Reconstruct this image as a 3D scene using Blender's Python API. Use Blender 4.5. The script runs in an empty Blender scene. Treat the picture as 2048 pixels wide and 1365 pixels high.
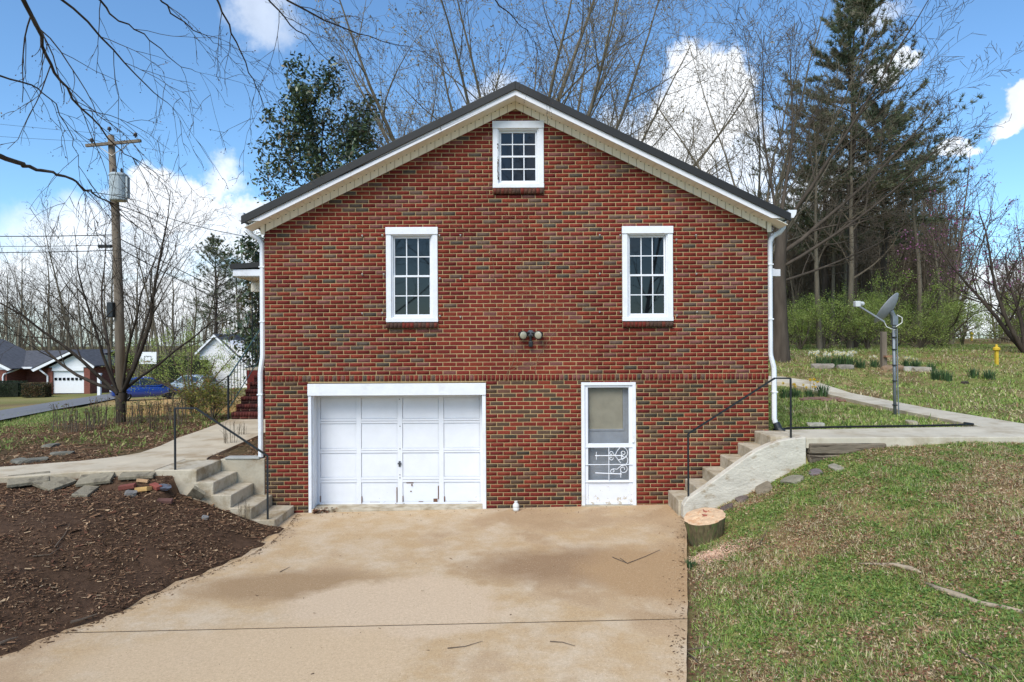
import bpy, bmesh, math, random
import numpy as np
from mathutils import Vector, Matrix
R = math.radians
scene = bpy.context.scene
COL = scene.collection
rnd = random.Random(7)
rng = np.random.default_rng(11)

# ------------------------------------------------------------------ camera
F = 1365.0                      # focal length in photo pixels (24 mm on a 36 mm wide sensor)
D = 11.19                       # camera to gable wall
CAM = np.array([-0.074, -D, 2.77]); ROLL = 0.0052
cam = bpy.data.cameras.new('camera'); cam.lens = 24.0; cam.sensor_width = 36.0
cam.clip_start = 0.05; cam.clip_end = 3000
co = bpy.data.objects.new('camera', cam); COL.objects.link(co)
co.location = CAM; co.rotation_euler = (R(90), ROLL, 0)
scene.camera = co
RIGHT = np.array([math.cos(ROLL), 0, -math.sin(ROLL)]); UPV = np.array([math.sin(ROLL), 0, math.cos(ROLL)])
def ray(px, py): return np.array([0, 1.0, 0]) + RIGHT * ((px - 1024) / F) + UPV * ((682.5 - py) / F)
def at(px, py, depth): return CAM + ray(px, py) * depth
def W(px, py, Y=0.0):           # a point of the plane y = Y
    p = at(px, py, D + Y); return p[0], p[2]

# ------------------------------------------------------------------ world, sun, exposure
SUN_EL, SUN_AZ = R(47), R(205)   # azimuth clockwise from +Y : the sun stands behind the camera, a little left
world = bpy.data.worlds.new('World'); scene.world = world; world.use_nodes = True
def build_world():
    nt = world.node_tree; nt.nodes.clear(); N = nt.nodes.new; L = nt.links.new
    out = N('ShaderNodeOutputWorld'); bg = N('ShaderNodeBackground'); L(bg.outputs[0], out.inputs[0])
    sky = N('ShaderNodeTexSky'); sky.sky_type = 'NISHITA'; sky.sun_disc = False
    sky.sun_elevation = SUN_EL; sky.sun_rotation = SUN_AZ
    sky.air_density = 1.0; sky.dust_density = 0.6; sky.ozone_density = 2.2; sky.altitude = 300
    bg.inputs['Strength'].default_value = 0.10
    tc = N('ShaderNodeTexCoord')
    nz = N('ShaderNodeTexNoise'); nz.inputs['Scale'].default_value = 15; nz.inputs['Detail'].default_value = 8; nz.inputs['Roughness'].default_value = .6
    L(tc.outputs['Generated'], nz.inputs['Vector'])
    off = N('ShaderNodeVectorMath'); off.operation = 'SUBTRACT'; L(nz.outputs['Color'], off.inputs[0]); off.inputs[1].default_value = (.5, .5, .5)
    wob = N('ShaderNodeVectorMath'); wob.operation = 'MULTIPLY_ADD'; L(off.outputs[0], wob.inputs[0]); wob.inputs[1].default_value = (.105, .105, .105); L(tc.outputs['Generated'], wob.inputs[2])
    # cumulus heads: centre (pixel of the photograph turned into a sky direction), radii, softness weight
    blobs = [(1432, 168, 84, 84, 1), (1405, 235, 112, 100, 1), (1345, 310, 120, 90, 1), (1490, 330, 100, 90, .8),
             (1795, 125, 48, 36, .85), (2035, 230, 52, 36, .9), (1925, 298, 34, 26, .85),
             (340, 410, 110, 72, .95), (450, 365, 48, 42, .8), (250, 500, 220, 85, .85), (480, 470, 120, 70, .85), (60, 560, 240, 80, .9),
             (520, 35, 70, 48, .5), (1760, 18, 60, 24, .5), (985, 190, 60, 45, .6), (1620, 420, 160, 80, .85), (1230, 255, 50, 35, .6),
             (360, 610, 360, 80, .95), (1780, 600, 420, 75, .9)]
    prev = None
    for (px, py, rx, ry, w) in blobs:
        d = ray(px, py); n = np.linalg.norm(d); d = d / n
        s = N('ShaderNodeVectorMath'); s.operation = 'SUBTRACT'; L(wob.outputs[0], s.inputs[0]); s.inputs[1].default_value = tuple(d)
        m = N('ShaderNodeVectorMath'); m.operation = 'MULTIPLY'; L(s.outputs[0], m.inputs[0])
        ax = F / rx * n; az = F / ry * n; m.inputs[1].default_value = (ax, ax * .8, az)
        ln = N('ShaderNodeVectorMath'); ln.operation = 'LENGTH'; L(m.outputs[0], ln.inputs[0])
        mr = N('ShaderNodeMapRange'); mr.interpolation_type = 'SMOOTHSTEP'; L(ln.outputs['Value'], mr.inputs[0])
        mr.inputs[1].default_value = (1.12 if w >= .85 and ry < 76 or w == 1 else 1.3); mr.inputs[2].default_value = (.78 if w >= .85 and ry < 76 or w == 1 else .4); mr.inputs[3].default_value = 0; mr.inputs[4].default_value = w
        if prev is None: prev = mr.outputs[0]
        else:
            mx = N('ShaderNodeMath'); mx.operation = 'MAXIMUM'; L(prev, mx.inputs[0]); L(mr.outputs[0], mx.inputs[1]); prev = mx.outputs[0]
    # scattered cumulus all round the rest of the sky
    n2 = N('ShaderNodeTexNoise'); n2.inputs['Scale'].default_value = 3.1; n2.inputs['Detail'].default_value = 8; n2.inputs['Roughness'].default_value = .55
    L(tc.outputs['Generated'], n2.inputs['Vector'])
    mr2 = N('ShaderNodeMapRange'); L(n2.outputs['Fac'], mr2.inputs[0]); mr2.inputs[1].default_value = .57; mr2.inputs[2].default_value = .70
    sep = N('ShaderNodeSeparateXYZ'); L(tc.outputs['Generated'], sep.inputs[0])
    bk = N('ShaderNodeMapRange'); L(sep.outputs['Y'], bk.inputs[0]); bk.inputs[1].default_value = .55; bk.inputs[2].default_value = .2
    mm = N('ShaderNodeMath'); mm.operation = 'MULTIPLY'; L(mr2.outputs[0], mm.inputs[0]); L(bk.outputs[0], mm.inputs[1])
    mx = N('ShaderNodeMath'); mx.operation = 'MAXIMUM'; L(prev, mx.inputs[0]); L(mm.outputs[0], mx.inputs[1])
    # cloud shading: slightly greyer where the noise is low
    cr = N('ShaderNodeMapRange'); L(nz.outputs['Fac'], cr.inputs[0]); cr.inputs[1].default_value = .3; cr.inputs[2].default_value = .6; cr.inputs[3].default_value = .78; cr.inputs[4].default_value = 1.0
    cc = N('ShaderNodeVectorMath'); cc.operation = 'SCALE'; cc.inputs[0].default_value = (8.6, 8.9, 9.3); L(cr.outputs[0], cc.inputs['Scale'])
    tint = N('ShaderNodeMix'); tint.data_type = 'RGBA'; tint.blend_type = 'MULTIPLY'; tint.inputs[0].default_value = 1
    L(sky.outputs[0], tint.inputs[6]); tint.inputs[7].default_value = (1.0, 1.32, 1.5, 1)
    mix = N('ShaderNodeMix'); mix.data_type = 'RGBA'; L(mx.outputs[0], mix.inputs[0]); L(tint.outputs[2], mix.inputs[6]); L(cc.outputs[0], mix.inputs[7])
    L(mix.outputs[2], bg.inputs['Color'])
build_world()
sl = bpy.data.lights.new('sun', 'SUN'); sl.energy = 2.6; sl.angle = R(40); sl.color = (1, .95, .86)
so = bpy.data.objects.new('sun', sl); COL.objects.link(so)
sd = Vector((math.sin(SUN_AZ) * math.cos(SUN_EL), math.cos(SUN_AZ) * math.cos(SUN_EL), math.sin(SUN_EL)))
so.rotation_euler = sd.to_track_quat('Z', 'Y').to_euler(); so.location = (0, -20, 30)
scene.view_settings.view_transform = 'Standard'; scene.view_settings.look = 'None'
scene.view_settings.gamma = 1; scene.view_settings.use_curve_mapping = False
scene.view_settings.exposure = 0.5
scene.render.engine = 'CYCLES'
scene.cycles.max_bounces = 5; scene.cycles.diffuse_bounces = 2; scene.cycles.glossy_bounces = 2; scene.cycles.transmission_bounces = 2; scene.cycles.transparent_max_bounces = 6
scene.cycles.caustics_reflective = False; scene.cycles.caustics_refractive = False
world.cycles.sampling_method = 'MANUAL'; world.cycles.sample_map_resolution = 512

# ------------------------------------------------------------------ helpers
def lin(c):
    return tuple((v / 255 / 12.92) if v / 255 <= .04045 else ((v / 255 + .055) / 1.055) ** 2.4 for v in c)
def c(*v): return lin(v)
MATS = {}
def M(name, col, rough=.8, var=.12, scale=6.0, bump=0.0, bscale=60.0, spec=.3, metal=0.0, attr=None, col2=None, detail=6, thr=None, col3=None, thr3=(.6, .68), scale3=3.0, coat=0, stretch=None, transl=0):
    if name in MATS: return MATS[name]
    m = bpy.data.materials.new(name); m.use_nodes = True; nt = m.node_tree; N = nt.nodes.new; L = nt.links.new
    b = nt.nodes['Principled BSDF']; b.inputs['Roughness'].default_value = rough; b.inputs['Specular IOR Level'].default_value = spec; b.inputs['Metallic'].default_value = metal
    b.inputs['Coat Weight'].default_value = coat
    tc = N('ShaderNodeTexCoord'); vec = tc.outputs['Object']
    if stretch:
        mp = N('ShaderNodeMapping'); mp.inputs['Scale'].default_value = stretch; L(vec, mp.inputs[0]); vec = mp.outputs[0]
    nz = N('ShaderNodeTexNoise'); nz.inputs['Scale'].default_value = scale; nz.inputs['Detail'].default_value = detail; nz.inputs['Roughness'].default_value = .62
    L(vec, nz.inputs['Vector'])
    mr = N('ShaderNodeMapRange'); L(nz.outputs['Fac'], mr.inputs[0])
    a, z = thr if thr else (.3, .7)
    mr.inputs[1].default_value = a; mr.inputs[2].default_value = z
    mx = N('ShaderNodeMix'); mx.data_type = 'RGBA'; L(mr.outputs[0], mx.inputs[0])
    if attr:
        at_ = N('ShaderNodeAttribute'); at_.attribute_name = attr
        for k, f in ((6, 1 - var), (7, 1 + var)):
            mu = N('ShaderNodeMix'); mu.data_type = 'RGBA'; mu.blend_type = 'MULTIPLY'; mu.inputs[0].default_value = 1
            L(at_.outputs['Color'], mu.inputs[6]); mu.inputs[7].default_value = (f, f, f, 1); L(mu.outputs[2], mx.inputs[k])
    else:
        mx.inputs[6].default_value = (*[v * (1 - var) for v in col], 1)
        mx.inputs[7].default_value = (*(col2 if col2 else [v * (1 + var) for v in col]), 1)
    res = mx.outputs[2]
    if col3:
        n3 = N('ShaderNodeTexNoise'); n3.inputs['Scale'].default_value = scale3; n3.inputs['Detail'].default_value = 8; n3.inputs['Roughness'].default_value = .65; L(vec, n3.inputs['Vector'])
        m3 = N('ShaderNodeMapRange'); L(n3.outputs['Fac'], m3.inputs[0]); m3.inputs[1].default_value, m3.inputs[2].default_value = thr3
        x3 = N('ShaderNodeMix'); x3.data_type = 'RGBA'; L(m3.outputs[0], x3.inputs[0]); L(res, x3.inputs[6]); x3.inputs[7].default_value = (*col3, 1); res = x3.outputs[2]
    L(res, b.inputs['Base Color'])
    if bump:
        nb = N('ShaderNodeTexNoise'); nb.inputs['Scale'].default_value = bscale; nb.inputs['Detail'].default_value = 4; L(vec, nb.inputs['Vector'])
        bp = N('ShaderNodeBump'); bp.inputs['Strength'].default_value = bump; bp.inputs['Distance'].default_value = .01; L(nb.outputs['Fac'], bp.inputs['Height']); L(bp.outputs[0], b.inputs['Normal'])
    if transl:
        tr = N('ShaderNodeBsdfTranslucent'); L(res, tr.inputs['Color']); ms = N('ShaderNodeMixShader'); ms.inputs[0].default_value = transl
        L(b.outputs[0], ms.inputs[1]); L(tr.outputs[0], ms.inputs[2]); L(ms.outputs[0], nt.nodes['Material Output'].inputs[0])
    MATS[name] = m; return m

def wloc(o):
    v = Vector((0, 0, 0))
    while o is not None: v += o.location; o = o.parent
    return v
def tag(o, label=None, cat=None, group=None, kind=None):
    if label: o['label'] = label
    if cat: o['category'] = cat
    if group: o['group'] = group
    if kind: o['kind'] = kind
    return o
def empty(name, loc=(0, 0, 0), label=None, cat=None, group=None, parent=None, rz=0):
    o = bpy.data.objects.new(name, None); COL.objects.link(o); o.empty_display_size = .2
    if parent: o.parent = parent; o.location = Vector(loc) - wloc(parent)
    else: o.location = loc
    o.rotation_euler = (0, 0, rz)
    return tag(o, label, cat, group)
def copy_tree(o, parent=None):
    q = o.copy(); COL.objects.link(q); q.parent = parent
    for ch in o.children: copy_tree(ch, q)
    return q
def raw_mesh(name, V, faces_idx, loop_tot, mat, colors=None, smooth=False):
    """V (n,3), faces_idx flat loop vertex indices, loop_tot per face"""
    me = bpy.data.meshes.new(name); n = len(V); nf = len(loop_tot)
    me.vertices.add(n); me.vertices.foreach_set('co', np.ascontiguousarray(V, dtype=np.float32).ravel())
    me.loops.add(len(faces_idx)); me.loops.foreach_set('vertex_index', np.ascontiguousarray(faces_idx, dtype=np.int32))
    me.polygons.add(nf); st = np.zeros(nf, dtype=np.int32); st[1:] = np.cumsum(loop_tot)[:-1]
    me.polygons.foreach_set('loop_start', st)
    if smooth: me.polygons.foreach_set('use_smooth', np.ones(nf, dtype=bool))
    me.update(calc_edges=True); me.validate()
    if colors is not None:
        a = me.color_attributes.new('Col', 'FLOAT_COLOR', 'POINT')
        cc = np.ones((n, 4), dtype=np.float32); cc[:, :3] = colors; a.data.foreach_set('color', cc.ravel())
    me.materials.append(mat); return me
def link(name, me, parent=None, loc=(0, 0, 0)):
    o = bpy.data.objects.new(name, me); COL.objects.link(o); o.parent = parent; o.location = loc; return o

class B:
    """collects shapes in world (or local) coordinates and links them as ONE mesh object"""
    def __init__(s): s.v = []; s.f = []
    def add(s, vs, fs):
        n = len(s.v); s.v += [tuple(map(float, v)) for v in vs]; s.f += [tuple(n + i for i in f) for f in fs]; return s
    def box(s, x0, x1, y0, y1, z0, z1):
        return s.add([(x0, y0, z0), (x1, y0, z0), (x1, y1, z0), (x0, y1, z0), (x0, y0, z1), (x1, y0, z1), (x1, y1, z1), (x0, y1, z1)],
                     [(0, 3, 2, 1), (4, 5, 6, 7), (0, 1, 5, 4), (1, 2, 6, 5), (2, 3, 7, 6), (3, 0, 4, 7)])
    def hexa(s, p):             # 8 points: bottom ring, top ring
        return s.add(p, [(0, 3, 2, 1), (4, 5, 6, 7), (0, 1, 5, 4), (1, 2, 6, 5), (2, 3, 7, 6), (3, 0, 4, 7)])
    def prism(s, poly, a0, a1, axis='y'):   # poly of 2D points; axis along which it is extruded
        n = len(poly)
        mk = {'y': lambda p, a: (p[0], a, p[1]), 'x': lambda p, a: (a, p[0], p[1]), 'z': lambda p, a: (p[0], p[1], a)}[axis]
        vs = [mk(p, a0) for p in poly] + [mk(p, a1) for p in poly]
        return s.add(vs, [tuple(range(n)), tuple(range(2 * n - 1, n - 1, -1))] + [(i, i + n, (i + 1) % n + n, (i + 1) % n) for i in range(n)])
    def tube(s, pts, r, n=8, cap=True, flat=1.0):
        pts = [Vector(p) for p in pts]; k = len(pts); rr = r if isinstance(r, (list, tuple)) else [r] * k
        vs = []; fs = []; ref = None
        for i in range(k):
            t = (pts[min(i + 1, k - 1)] - pts[max(i - 1, 0)]).normalized()
            if ref is None: ref = Vector((0, 0, 1)) if abs(t.z) < .9 else Vector((1, 0, 0))
            u = (ref - t * ref.dot(t)).normalized(); w = t.cross(u); ref = u
            for j in range(n):
                a = 2 * math.pi * (j + .5) / n; vs.append(pts[i] + (u * math.cos(a) * flat + w * math.sin(a)) * rr[i])
        for i in range(k - 1):
            for j in range(n): fs.append((i * n + j, i * n + (j + 1) % n, (i + 1) * n + (j + 1) % n, (i + 1) * n + j))
        if cap: fs += [tuple(range(n - 1, -1, -1)), tuple(range((k - 1) * n, k * n))]
        return s.add(vs, fs)
    def lathe(s, prof, n=16, o=(0, 0, 0), rot=None):
        vs = []; fs = []; k = len(prof); o = Vector(o)
        for (r, z) in prof:
            for j in range(n):
                a = 2 * math.pi * j / n; p = Vector((r * math.cos(a), r * math.sin(a), z)); p = (rot @ p) if rot else p; vs.append(p + o)
        for i in range(k - 1):
            for j in range(n): fs.append((i * n + j, i * n + (j + 1) % n, (i + 1) * n + (j + 1) % n, (i + 1) * n + j))
        fs += [tuple(range(n - 1, -1, -1)), tuple(range((k - 1) * n, k * n))]
        return s.add(vs, fs)
    def obj(s, name, mat, parent=None, smooth=False, bevel=0, local=False, segs=2, angle=40):
        me = bpy.data.meshes.new(name); off = wloc(parent) if (parent and not local) else Vector((0, 0, 0))
        me.from_pydata([tuple(Vector(v) - off) for v in s.v], [], s.f)
        if smooth: me.polygons.foreach_set('use_smooth', np.ones(len(s.f), dtype=bool))
        bm = bmesh.new(); bm.from_mesh(me); bmesh.ops.recalc_face_normals(bm, faces=bm.faces); bm.to_mesh(me); bm.free()
        me.materials.append(mat); o = bpy.data.objects.new(name, me); COL.objects.link(o); o.parent = parent
        if bevel:
            md = o.modifiers.new('bevel', 'BEVEL'); md.width = bevel; md.segments = segs; md.limit_method = 'ANGLE'; md.angle_limit = R(angle)
        return o

def fbm(x, y, seed=0, octv=4):
    """cheap value noise, vectorised"""
    x = np.asarray(x, dtype=float); y = np.asarray(y, dtype=float); s = np.zeros(np.broadcast(x, y).shape); a = .5; tot = 0
    for o in range(octv):
        xi = np.floor(x).astype(np.int64); yi = np.floor(y).astype(np.int64); fx = x - xi; fy = y - yi
        fx = fx * fx * (3 - 2 * fx); fy = fy * fy * (3 - 2 * fy)
        def h(i, j):
            n = (i * 374761393 + j * 668265263 + (seed + o) * 1442695041) & 0x7fffffff
            n = ((n ^ (n >> 13)) * 1274126177) & 0x7fffffff
            return ((n ^ (n >> 16)) & 0xffff) / 65535.0
        s += a * ((h(xi, yi) * (1 - fx) + h(xi + 1, yi) * fx) * (1 - fy) + (h(xi, yi + 1) * (1 - fx) + h(xi + 1, yi + 1) * fx) * fy)
        tot += a; a *= .5; x = x * 2.03 + 17.1; y = y * 2.03 + 5.3
    return s / tot
def sstep(a, b, x): t = np.clip((x - a) / (b - a), 0, 1); return t * t * (3 - 2 * t)

# ------------------------------------------------------------------ terrain
def drive_z(x): return .0357 + .0175 * np.clip(x, -6, 4)
YR = [-16, -11, -8, -5.76, -4.2, -2.3, -.9, 0]; XR = [-3.2, -.75, .45, 1.27, 1.68, 2.16, 2.52, 2.6]      # right edge of the drive
YL = [-16, -12, -9, -7, -5, -4.3, -3.35, -2.25, -1.6, -.95, 0]; XL = [-22, -14, -9.0, -6.4, -4.75, -4.3, -4.0, -3.56, -3.47, -3.5, -3.62]
def xr(Y): return np.interp(Y, YR, XR)
def xl(Y): return np.interp(Y, YL, XL)
def TZ(X, Y, rough=True):
    X = np.asarray(X, float); Y = np.asarray(Y, float)
    dz = drive_z(X) - .06
    dr = X - xr(Y); dl = xl(Y) - X + (fbm(X * 2.2, Y * 2.2, 51, 3) - .5) * .3 * (Y < -1.3)
    t = np.clip((-.9 - Y) / 4.0, 0, 1)
    hr = (1 - t) * np.interp(dr, [0, .06, .2, .4, 1.8, 2.7, 4, 6], [-.07, -.06, .03, .13, .88, 1.12, 1.19, 1.2]) + t * np.interp(dr, [0, .06, .2, .5, 1.5, 3, 6], [-.07, -.06, .0, .09, .34, .72, 1.12])
    hl = (1 - t) * np.interp(dl, [0, .3, 1.3, 2.0, 3.5, 6], [0.02, .05, .42, .64, .72, .77]) + t * np.interp(dl, [0, .5, 1.5, 3, 6], [.03, .14, .36, .62, .78])
    front = np.where(dr > 0, drive_z(X) * np.clip(1 - dr, 0, 1) + hr, np.where(dl > 0, drive_z(X) * np.clip(1 - dl, 0, 1) + hl, dz))
    # behind the gable line
    r = np.hypot(X + 6, Y - 2)
    left = .78 - np.interp(r, [6, 17, 30, 42, 62, 100], [0, .75, 1.6, 2.05, 2.62, 2.75])
    d = Y + D
    rightb = 1.22 + np.interp(d, [17, 20, 23.5, 28, 45, 90, 400], [0, .18, .62, 1.05, 1.33, 1.50, 1.75]) - np.interp(d, [0, 1], [0, 0])
    k = sstep(-3.5, 3.5, X)
    back = left * (1 - k) + rightb * k
    inside = (np.abs(X) < 3.98) & (Y > .12) & (Y < 13.8)
    s = sstep(-.1, 1.2, Y)
    far = sstep(6, 16, np.abs(X + .5)) * (X < 0)
    fz = np.where(far > 0, front * (1 - far) + np.minimum(front, left) * far, front)
    z = fz * (1 - s) + back * s
    z = np.where((X > -4.95) & (X < -3.5) & (Y > -.93) & (Y <= .06), np.minimum(z, -.1), z)
    z = np.where((Y < .3) & (np.abs(X) < 3.9) & (Y > -.2) & (X > -3.6) & (X < 2.45), dz, z)
    z = np.where(inside, -.25, z)
    # retained ground beside the house corners (behind the gable line)
    z = np.where((X < -4.05) & (X > -9) & (Y > .06) & (Y <= 1.2), np.maximum(z, .76), z)
    z = np.where((X > 4.05) & (Y > -.85) & (Y <= 1.2), np.maximum(z, np.minimum(1.2, .95 + (X - 4.05) * .3)), z)
    yn = np.interp(X, [-9.5, -8.35, -7.36, -6.49, -5.46], [-3.4, -2.39, -1.48, -1.06, -.93])
    z = np.where((X < -5.1) & (X > -10) & (Y < yn + .3), np.maximum(z, np.minimum(.79, .79 - .42 * (yn - Y))), z)
    z = np.where((X > -5.14) & (X < -4.05) & (Y > .06) & (Y < 5.6), .87 + .04 * np.sin(X * 3), z)
    if rough:
        m = np.clip(np.minimum(np.abs(dr), np.abs(dl)) * 2, 0, 1) * ((dr > 0) | (dl > 0) | (Y > 0))
        z = z + (fbm(X * 1.3, Y * 1.3, 3) - .5) * .07 * m + (fbm(X * 6, Y * 6, 9, 3) - .5) * .035 * m
    return z
def tz(x, y): return float(TZ(np.array([x]), np.array([y]))[0])
def hit(px, py, near=3.0, far=220.0):
    """where the line of sight through a photo pixel meets the ground"""
    r_ = ray(px, py); ds = np.geomspace(near, far, 1500); P = CAM[None] + r_[None] * ds[:, None]
    below = P[:, 2] < TZ(P[:, 0], P[:, 1], False); i = int(np.argmax(below)) if below.any() else len(ds) - 1
    return P[i]

def axis_grid(lo, hi, step, far, g=1.16):
    a = list(np.arange(lo, hi + 1e-6, step)); s = step
    x = hi
    while x < far: s *= g; x += s; a.append(x)
    x = lo; s = step; b = []
    while x > -far: s *= g; x -= s; b.append(x)
    return np.array(b[::-1] + a)
def ground_colors(X, Y):
    n1 = fbm(X * .9, Y * .9, 21); n2 = fbm(X * 5, Y * 5, 22); n3 = fbm(X * .35, Y * .35, 23)
    soil = np.array(c(110, 92, 64)); green = np.array(c(122, 130, 66)); straw = np.array(c(172, 152, 110)); dirt = np.array(c(80, 61, 47)); tan = np.array(c(190, 152, 100))
    g = np.clip((n1 * .6 + n2 * .4 - .32) * 2.6, 0, 1)[:, None]; st = np.clip((n2 * .7 + n3 * .3 - .47) * 4, 0, 1)[:, None]
    bareg = np.clip((.36 - fbm(X * 1.9, Y * 1.9, 33)) * 10, 0, .8)[:, None]; soil = soil * (1 - bareg) + np.array(c(150, 122, 88)) * bareg; g = g * (1 - bareg)
    col = soil * (1 - g) + green * g; col = col * (1 - st * .6) + straw * st * .6
    dl = xl(Y) - X
    # dark mulch bank left of the drive, bed by the house and the planted bed behind the walk
    bank = sstep(-.6, -.5, dl) * (1 - sstep(-.05, .4, Y)) * (1 - sstep(6.0, 10, dl + n1 * 3))
    bed = (X < -4) * (X > -14) * (Y > -.2) * (1 - sstep(6.5, 9, Y + n1 * 2)) * (1 - sstep(10.5, 13.5, -X + n1 * 1.5))
    m = np.clip(bank + bed * .85, 0, 1)[:, None]
    dcol = dirt * (.75 + .5 * n2[:, None]); col = col * (1 - m) + dcol * m
    # straw-coloured strip beyond the bed
    tn = ((Y > 8.0) * (Y < 38) * (X < -6.5) * sstep(-.60, -.56, X / (Y + D + 1e-3)) * sstep(.2, .35, n1 + .1))[:, None] * .9
    col = col * (1 - tn) + tan * tn
    # leaf-strewn back lawn on the right
    lv = ((X > 4) * sstep(11, 13, Y) * (1 - sstep(18, 22, Y)))[:, None] * np.clip((n1[:, None] - .35) * 3, 0, 1) * .7
    col = col * (1 - lv) + np.array(c(150, 118, 82)) * lv
    fw = (sstep(24, 32, Y) * (X > 3))[:, None] * .6
    col = col * (1 - fw) + np.array(c(120, 98, 72)) * fw
    # dusty strip by the drive on the right
    dr = X - xr(Y); ds = ((dr > 0) * (1 - sstep(.15, .75, dr + n2 * .3)) * (Y < -.9))[:, None] * .8
    col = col * (1 - ds) + np.array(c(104, 82, 64)) * ds
    return col
GM = M('ground_soil', (0, 0, 0), rough=.95, var=.3, scale=14, bump=.9, bscale=45, attr='Col', spec=.1)
def build_ground():
    xs = axis_grid(-13, 11, .11, 900); ys = axis_grid(-9, 9, .11, 900)
    gx, gy = np.meshgrid(xs, ys); X = gx.ravel(); Y = gy.ravel(); Z = TZ(X, Y)
    nx, ny = len(xs), len(ys); i = np.arange((nx - 1) * (ny - 1)); r_, q = i // (nx - 1), i % (nx - 1); a = r_ * nx + q
    f = np.stack([a, a + 1, a + 1 + nx, a + nx], 1).ravel()
    me = raw_mesh('ground', np.stack([X, Y, Z], 1), f, np.full(len(i), 4), GM, ground_colors(X, Y), True)
    tag(link('ground', me), kind='structure')
build_ground()

# ------------------------------------------------------------------ driveway
def drive_material(name='driveway_concrete'):
    m = bpy.data.materials.new(name); m.use_nodes = True; nt = m.node_tree; N = nt.nodes.new; L = nt.links.new
    b = nt.nodes['Principled BSDF']; b.inputs['Specular IOR Level'].default_value = .25
    tc = N('ShaderNodeTexCoord'); gm = N('ShaderNodeNewGeometry'); vec = gm.outputs['Position']
    def noise(sc, det=6, ro=.6, v=vec):
        n = N('ShaderNodeTexNoise'); n.inputs['Scale'].default_value = sc; n.inputs['Detail'].default_value = det; n.inputs['Roughness'].default_value = ro; L(v, n.inputs['Vector']); return n
    def rampf(src, a, b_, lo=0, hi=1):
        r_ = N('ShaderNodeMapRange'); L(src, r_.inputs[0]); r_.inputs[1].default_value = a; r_.inputs[2].default_value = b_; r_.inputs[3].default_value = lo; r_.inputs[4].default_value = hi; return r_.outputs[0]
    def mixc(f, A, Bc, bt='MIX'):
        x = N('ShaderNodeMix'); x.data_type = 'RGBA'; x.blend_type = bt
        if isinstance(f, float): x.inputs[0].default_value = f
        else: L(f, x.inputs[0])
        for k, v in ((6, A), (7, Bc)):
            if isinstance(v, tuple): x.inputs[k].default_value = (*v, 1)
            else: L(v, x.inputs[k])
        return x.outputs[2]
    big = noise(.55, 5, .55); mid = noise(1.7, 7, .68); fine = noise(95, 2); grit = noise(38, 4, .7)
    mid2 = noise(4.5, 8, .7)
    base = mixc(rampf(mid2.outputs['Fac'], .35, .65), mixc(rampf(mid.outputs['Fac'], .40, .58), c(216, 194, 164), c(202, 172, 132)), mixc(rampf(mid.outputs['Fac'], .36, .62), c(208, 184, 152), c(198, 166, 124)))
    wet = mixc(rampf(big.outputs['Fac'], .51, .58), base, mixc(rampf(mid.outputs['Fac'], .35, .65), c(184, 154, 118), c(198, 168, 132)))
    # damp drying blots with soft edges (their own place on the slab)
    def blot(x, y, rx, ry, a=1.15, z=.75):
        s = N('ShaderNodeVectorMath'); s.operation = 'SUBTRACT'; L(vec, s.inputs[0]); s.inputs[1].default_value = (x, y, 0)
        m1 = N('ShaderNodeVectorMath'); m1.operation = 'MULTIPLY'; L(s.outputs[0], m1.inputs[0]); m1.inputs[1].default_value = (1 / rx, 1 / ry, 0)
        w = N('ShaderNodeVectorMath'); w.operation = 'MULTIPLY_ADD'; L(mid.outputs['Color'], w.inputs[0]); w.inputs[1].default_value = (.9, .9, 0); L(m1.outputs[0], w.inputs[2])
        s2 = N('ShaderNodeVectorMath'); s2.operation = 'SUBTRACT'; L(w.outputs[0], s2.inputs[0]); s2.inputs[1].default_value = (.45, .45, 0)
        ln = N('ShaderNodeVectorMath'); ln.operation = 'LENGTH'; L(s2.outputs[0], ln.inputs[0]); return rampf(ln.outputs['Value'], a, z)
    res = mixc(blot(.55, -2.9, 1.3, .75, 1.2, .5), wet, c(160, 130, 98))
    res = mixc(blot(-2.6, -3.4, 1.3, .55, 1.2, .6), res, c(170, 140, 104))
    res = mixc(blot(1.6, -3.2, .9, 1.0, 1.2, .7), res, c(182, 148, 108))
    res = mixc(blot(-1.3, -4.1, 1.15, .85, 1.12, .86), res, c(216, 190, 158))
    res = mixc(blot(-2.4, -5.3, 1.5, .9, 1.1, .8), res, c(212, 184, 148))
    res = mixc(rampf(grit.outputs['Fac'], .3, .72), mixc(.30, res, c(116, 86, 58), 'MIX'), res)
    res = mixc(rampf(fine.outputs['Fac'], .62, .7), res, mixc(.6, res, c(236, 214, 180)))
    res = mixc(rampf(fine.outputs['Fac'], .38, .3), res, mixc(.5, res, c(110, 84, 60)))
    L(res, b.inputs['Base Color'])
    L(rampf(big.outputs['Fac'], .5, .6, .9, .72), b.inputs['Roughness'])
    bp = N('ShaderNodeBump'); bp.inputs['Strength'].default_value = .5; bp.inputs['Distance'].default_value = .004; L(fine.outputs['Fac'], bp.inputs['Height']); L(bp.outputs[0], b.inputs['Normal'])
    return m
DM = drive_material()
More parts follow.
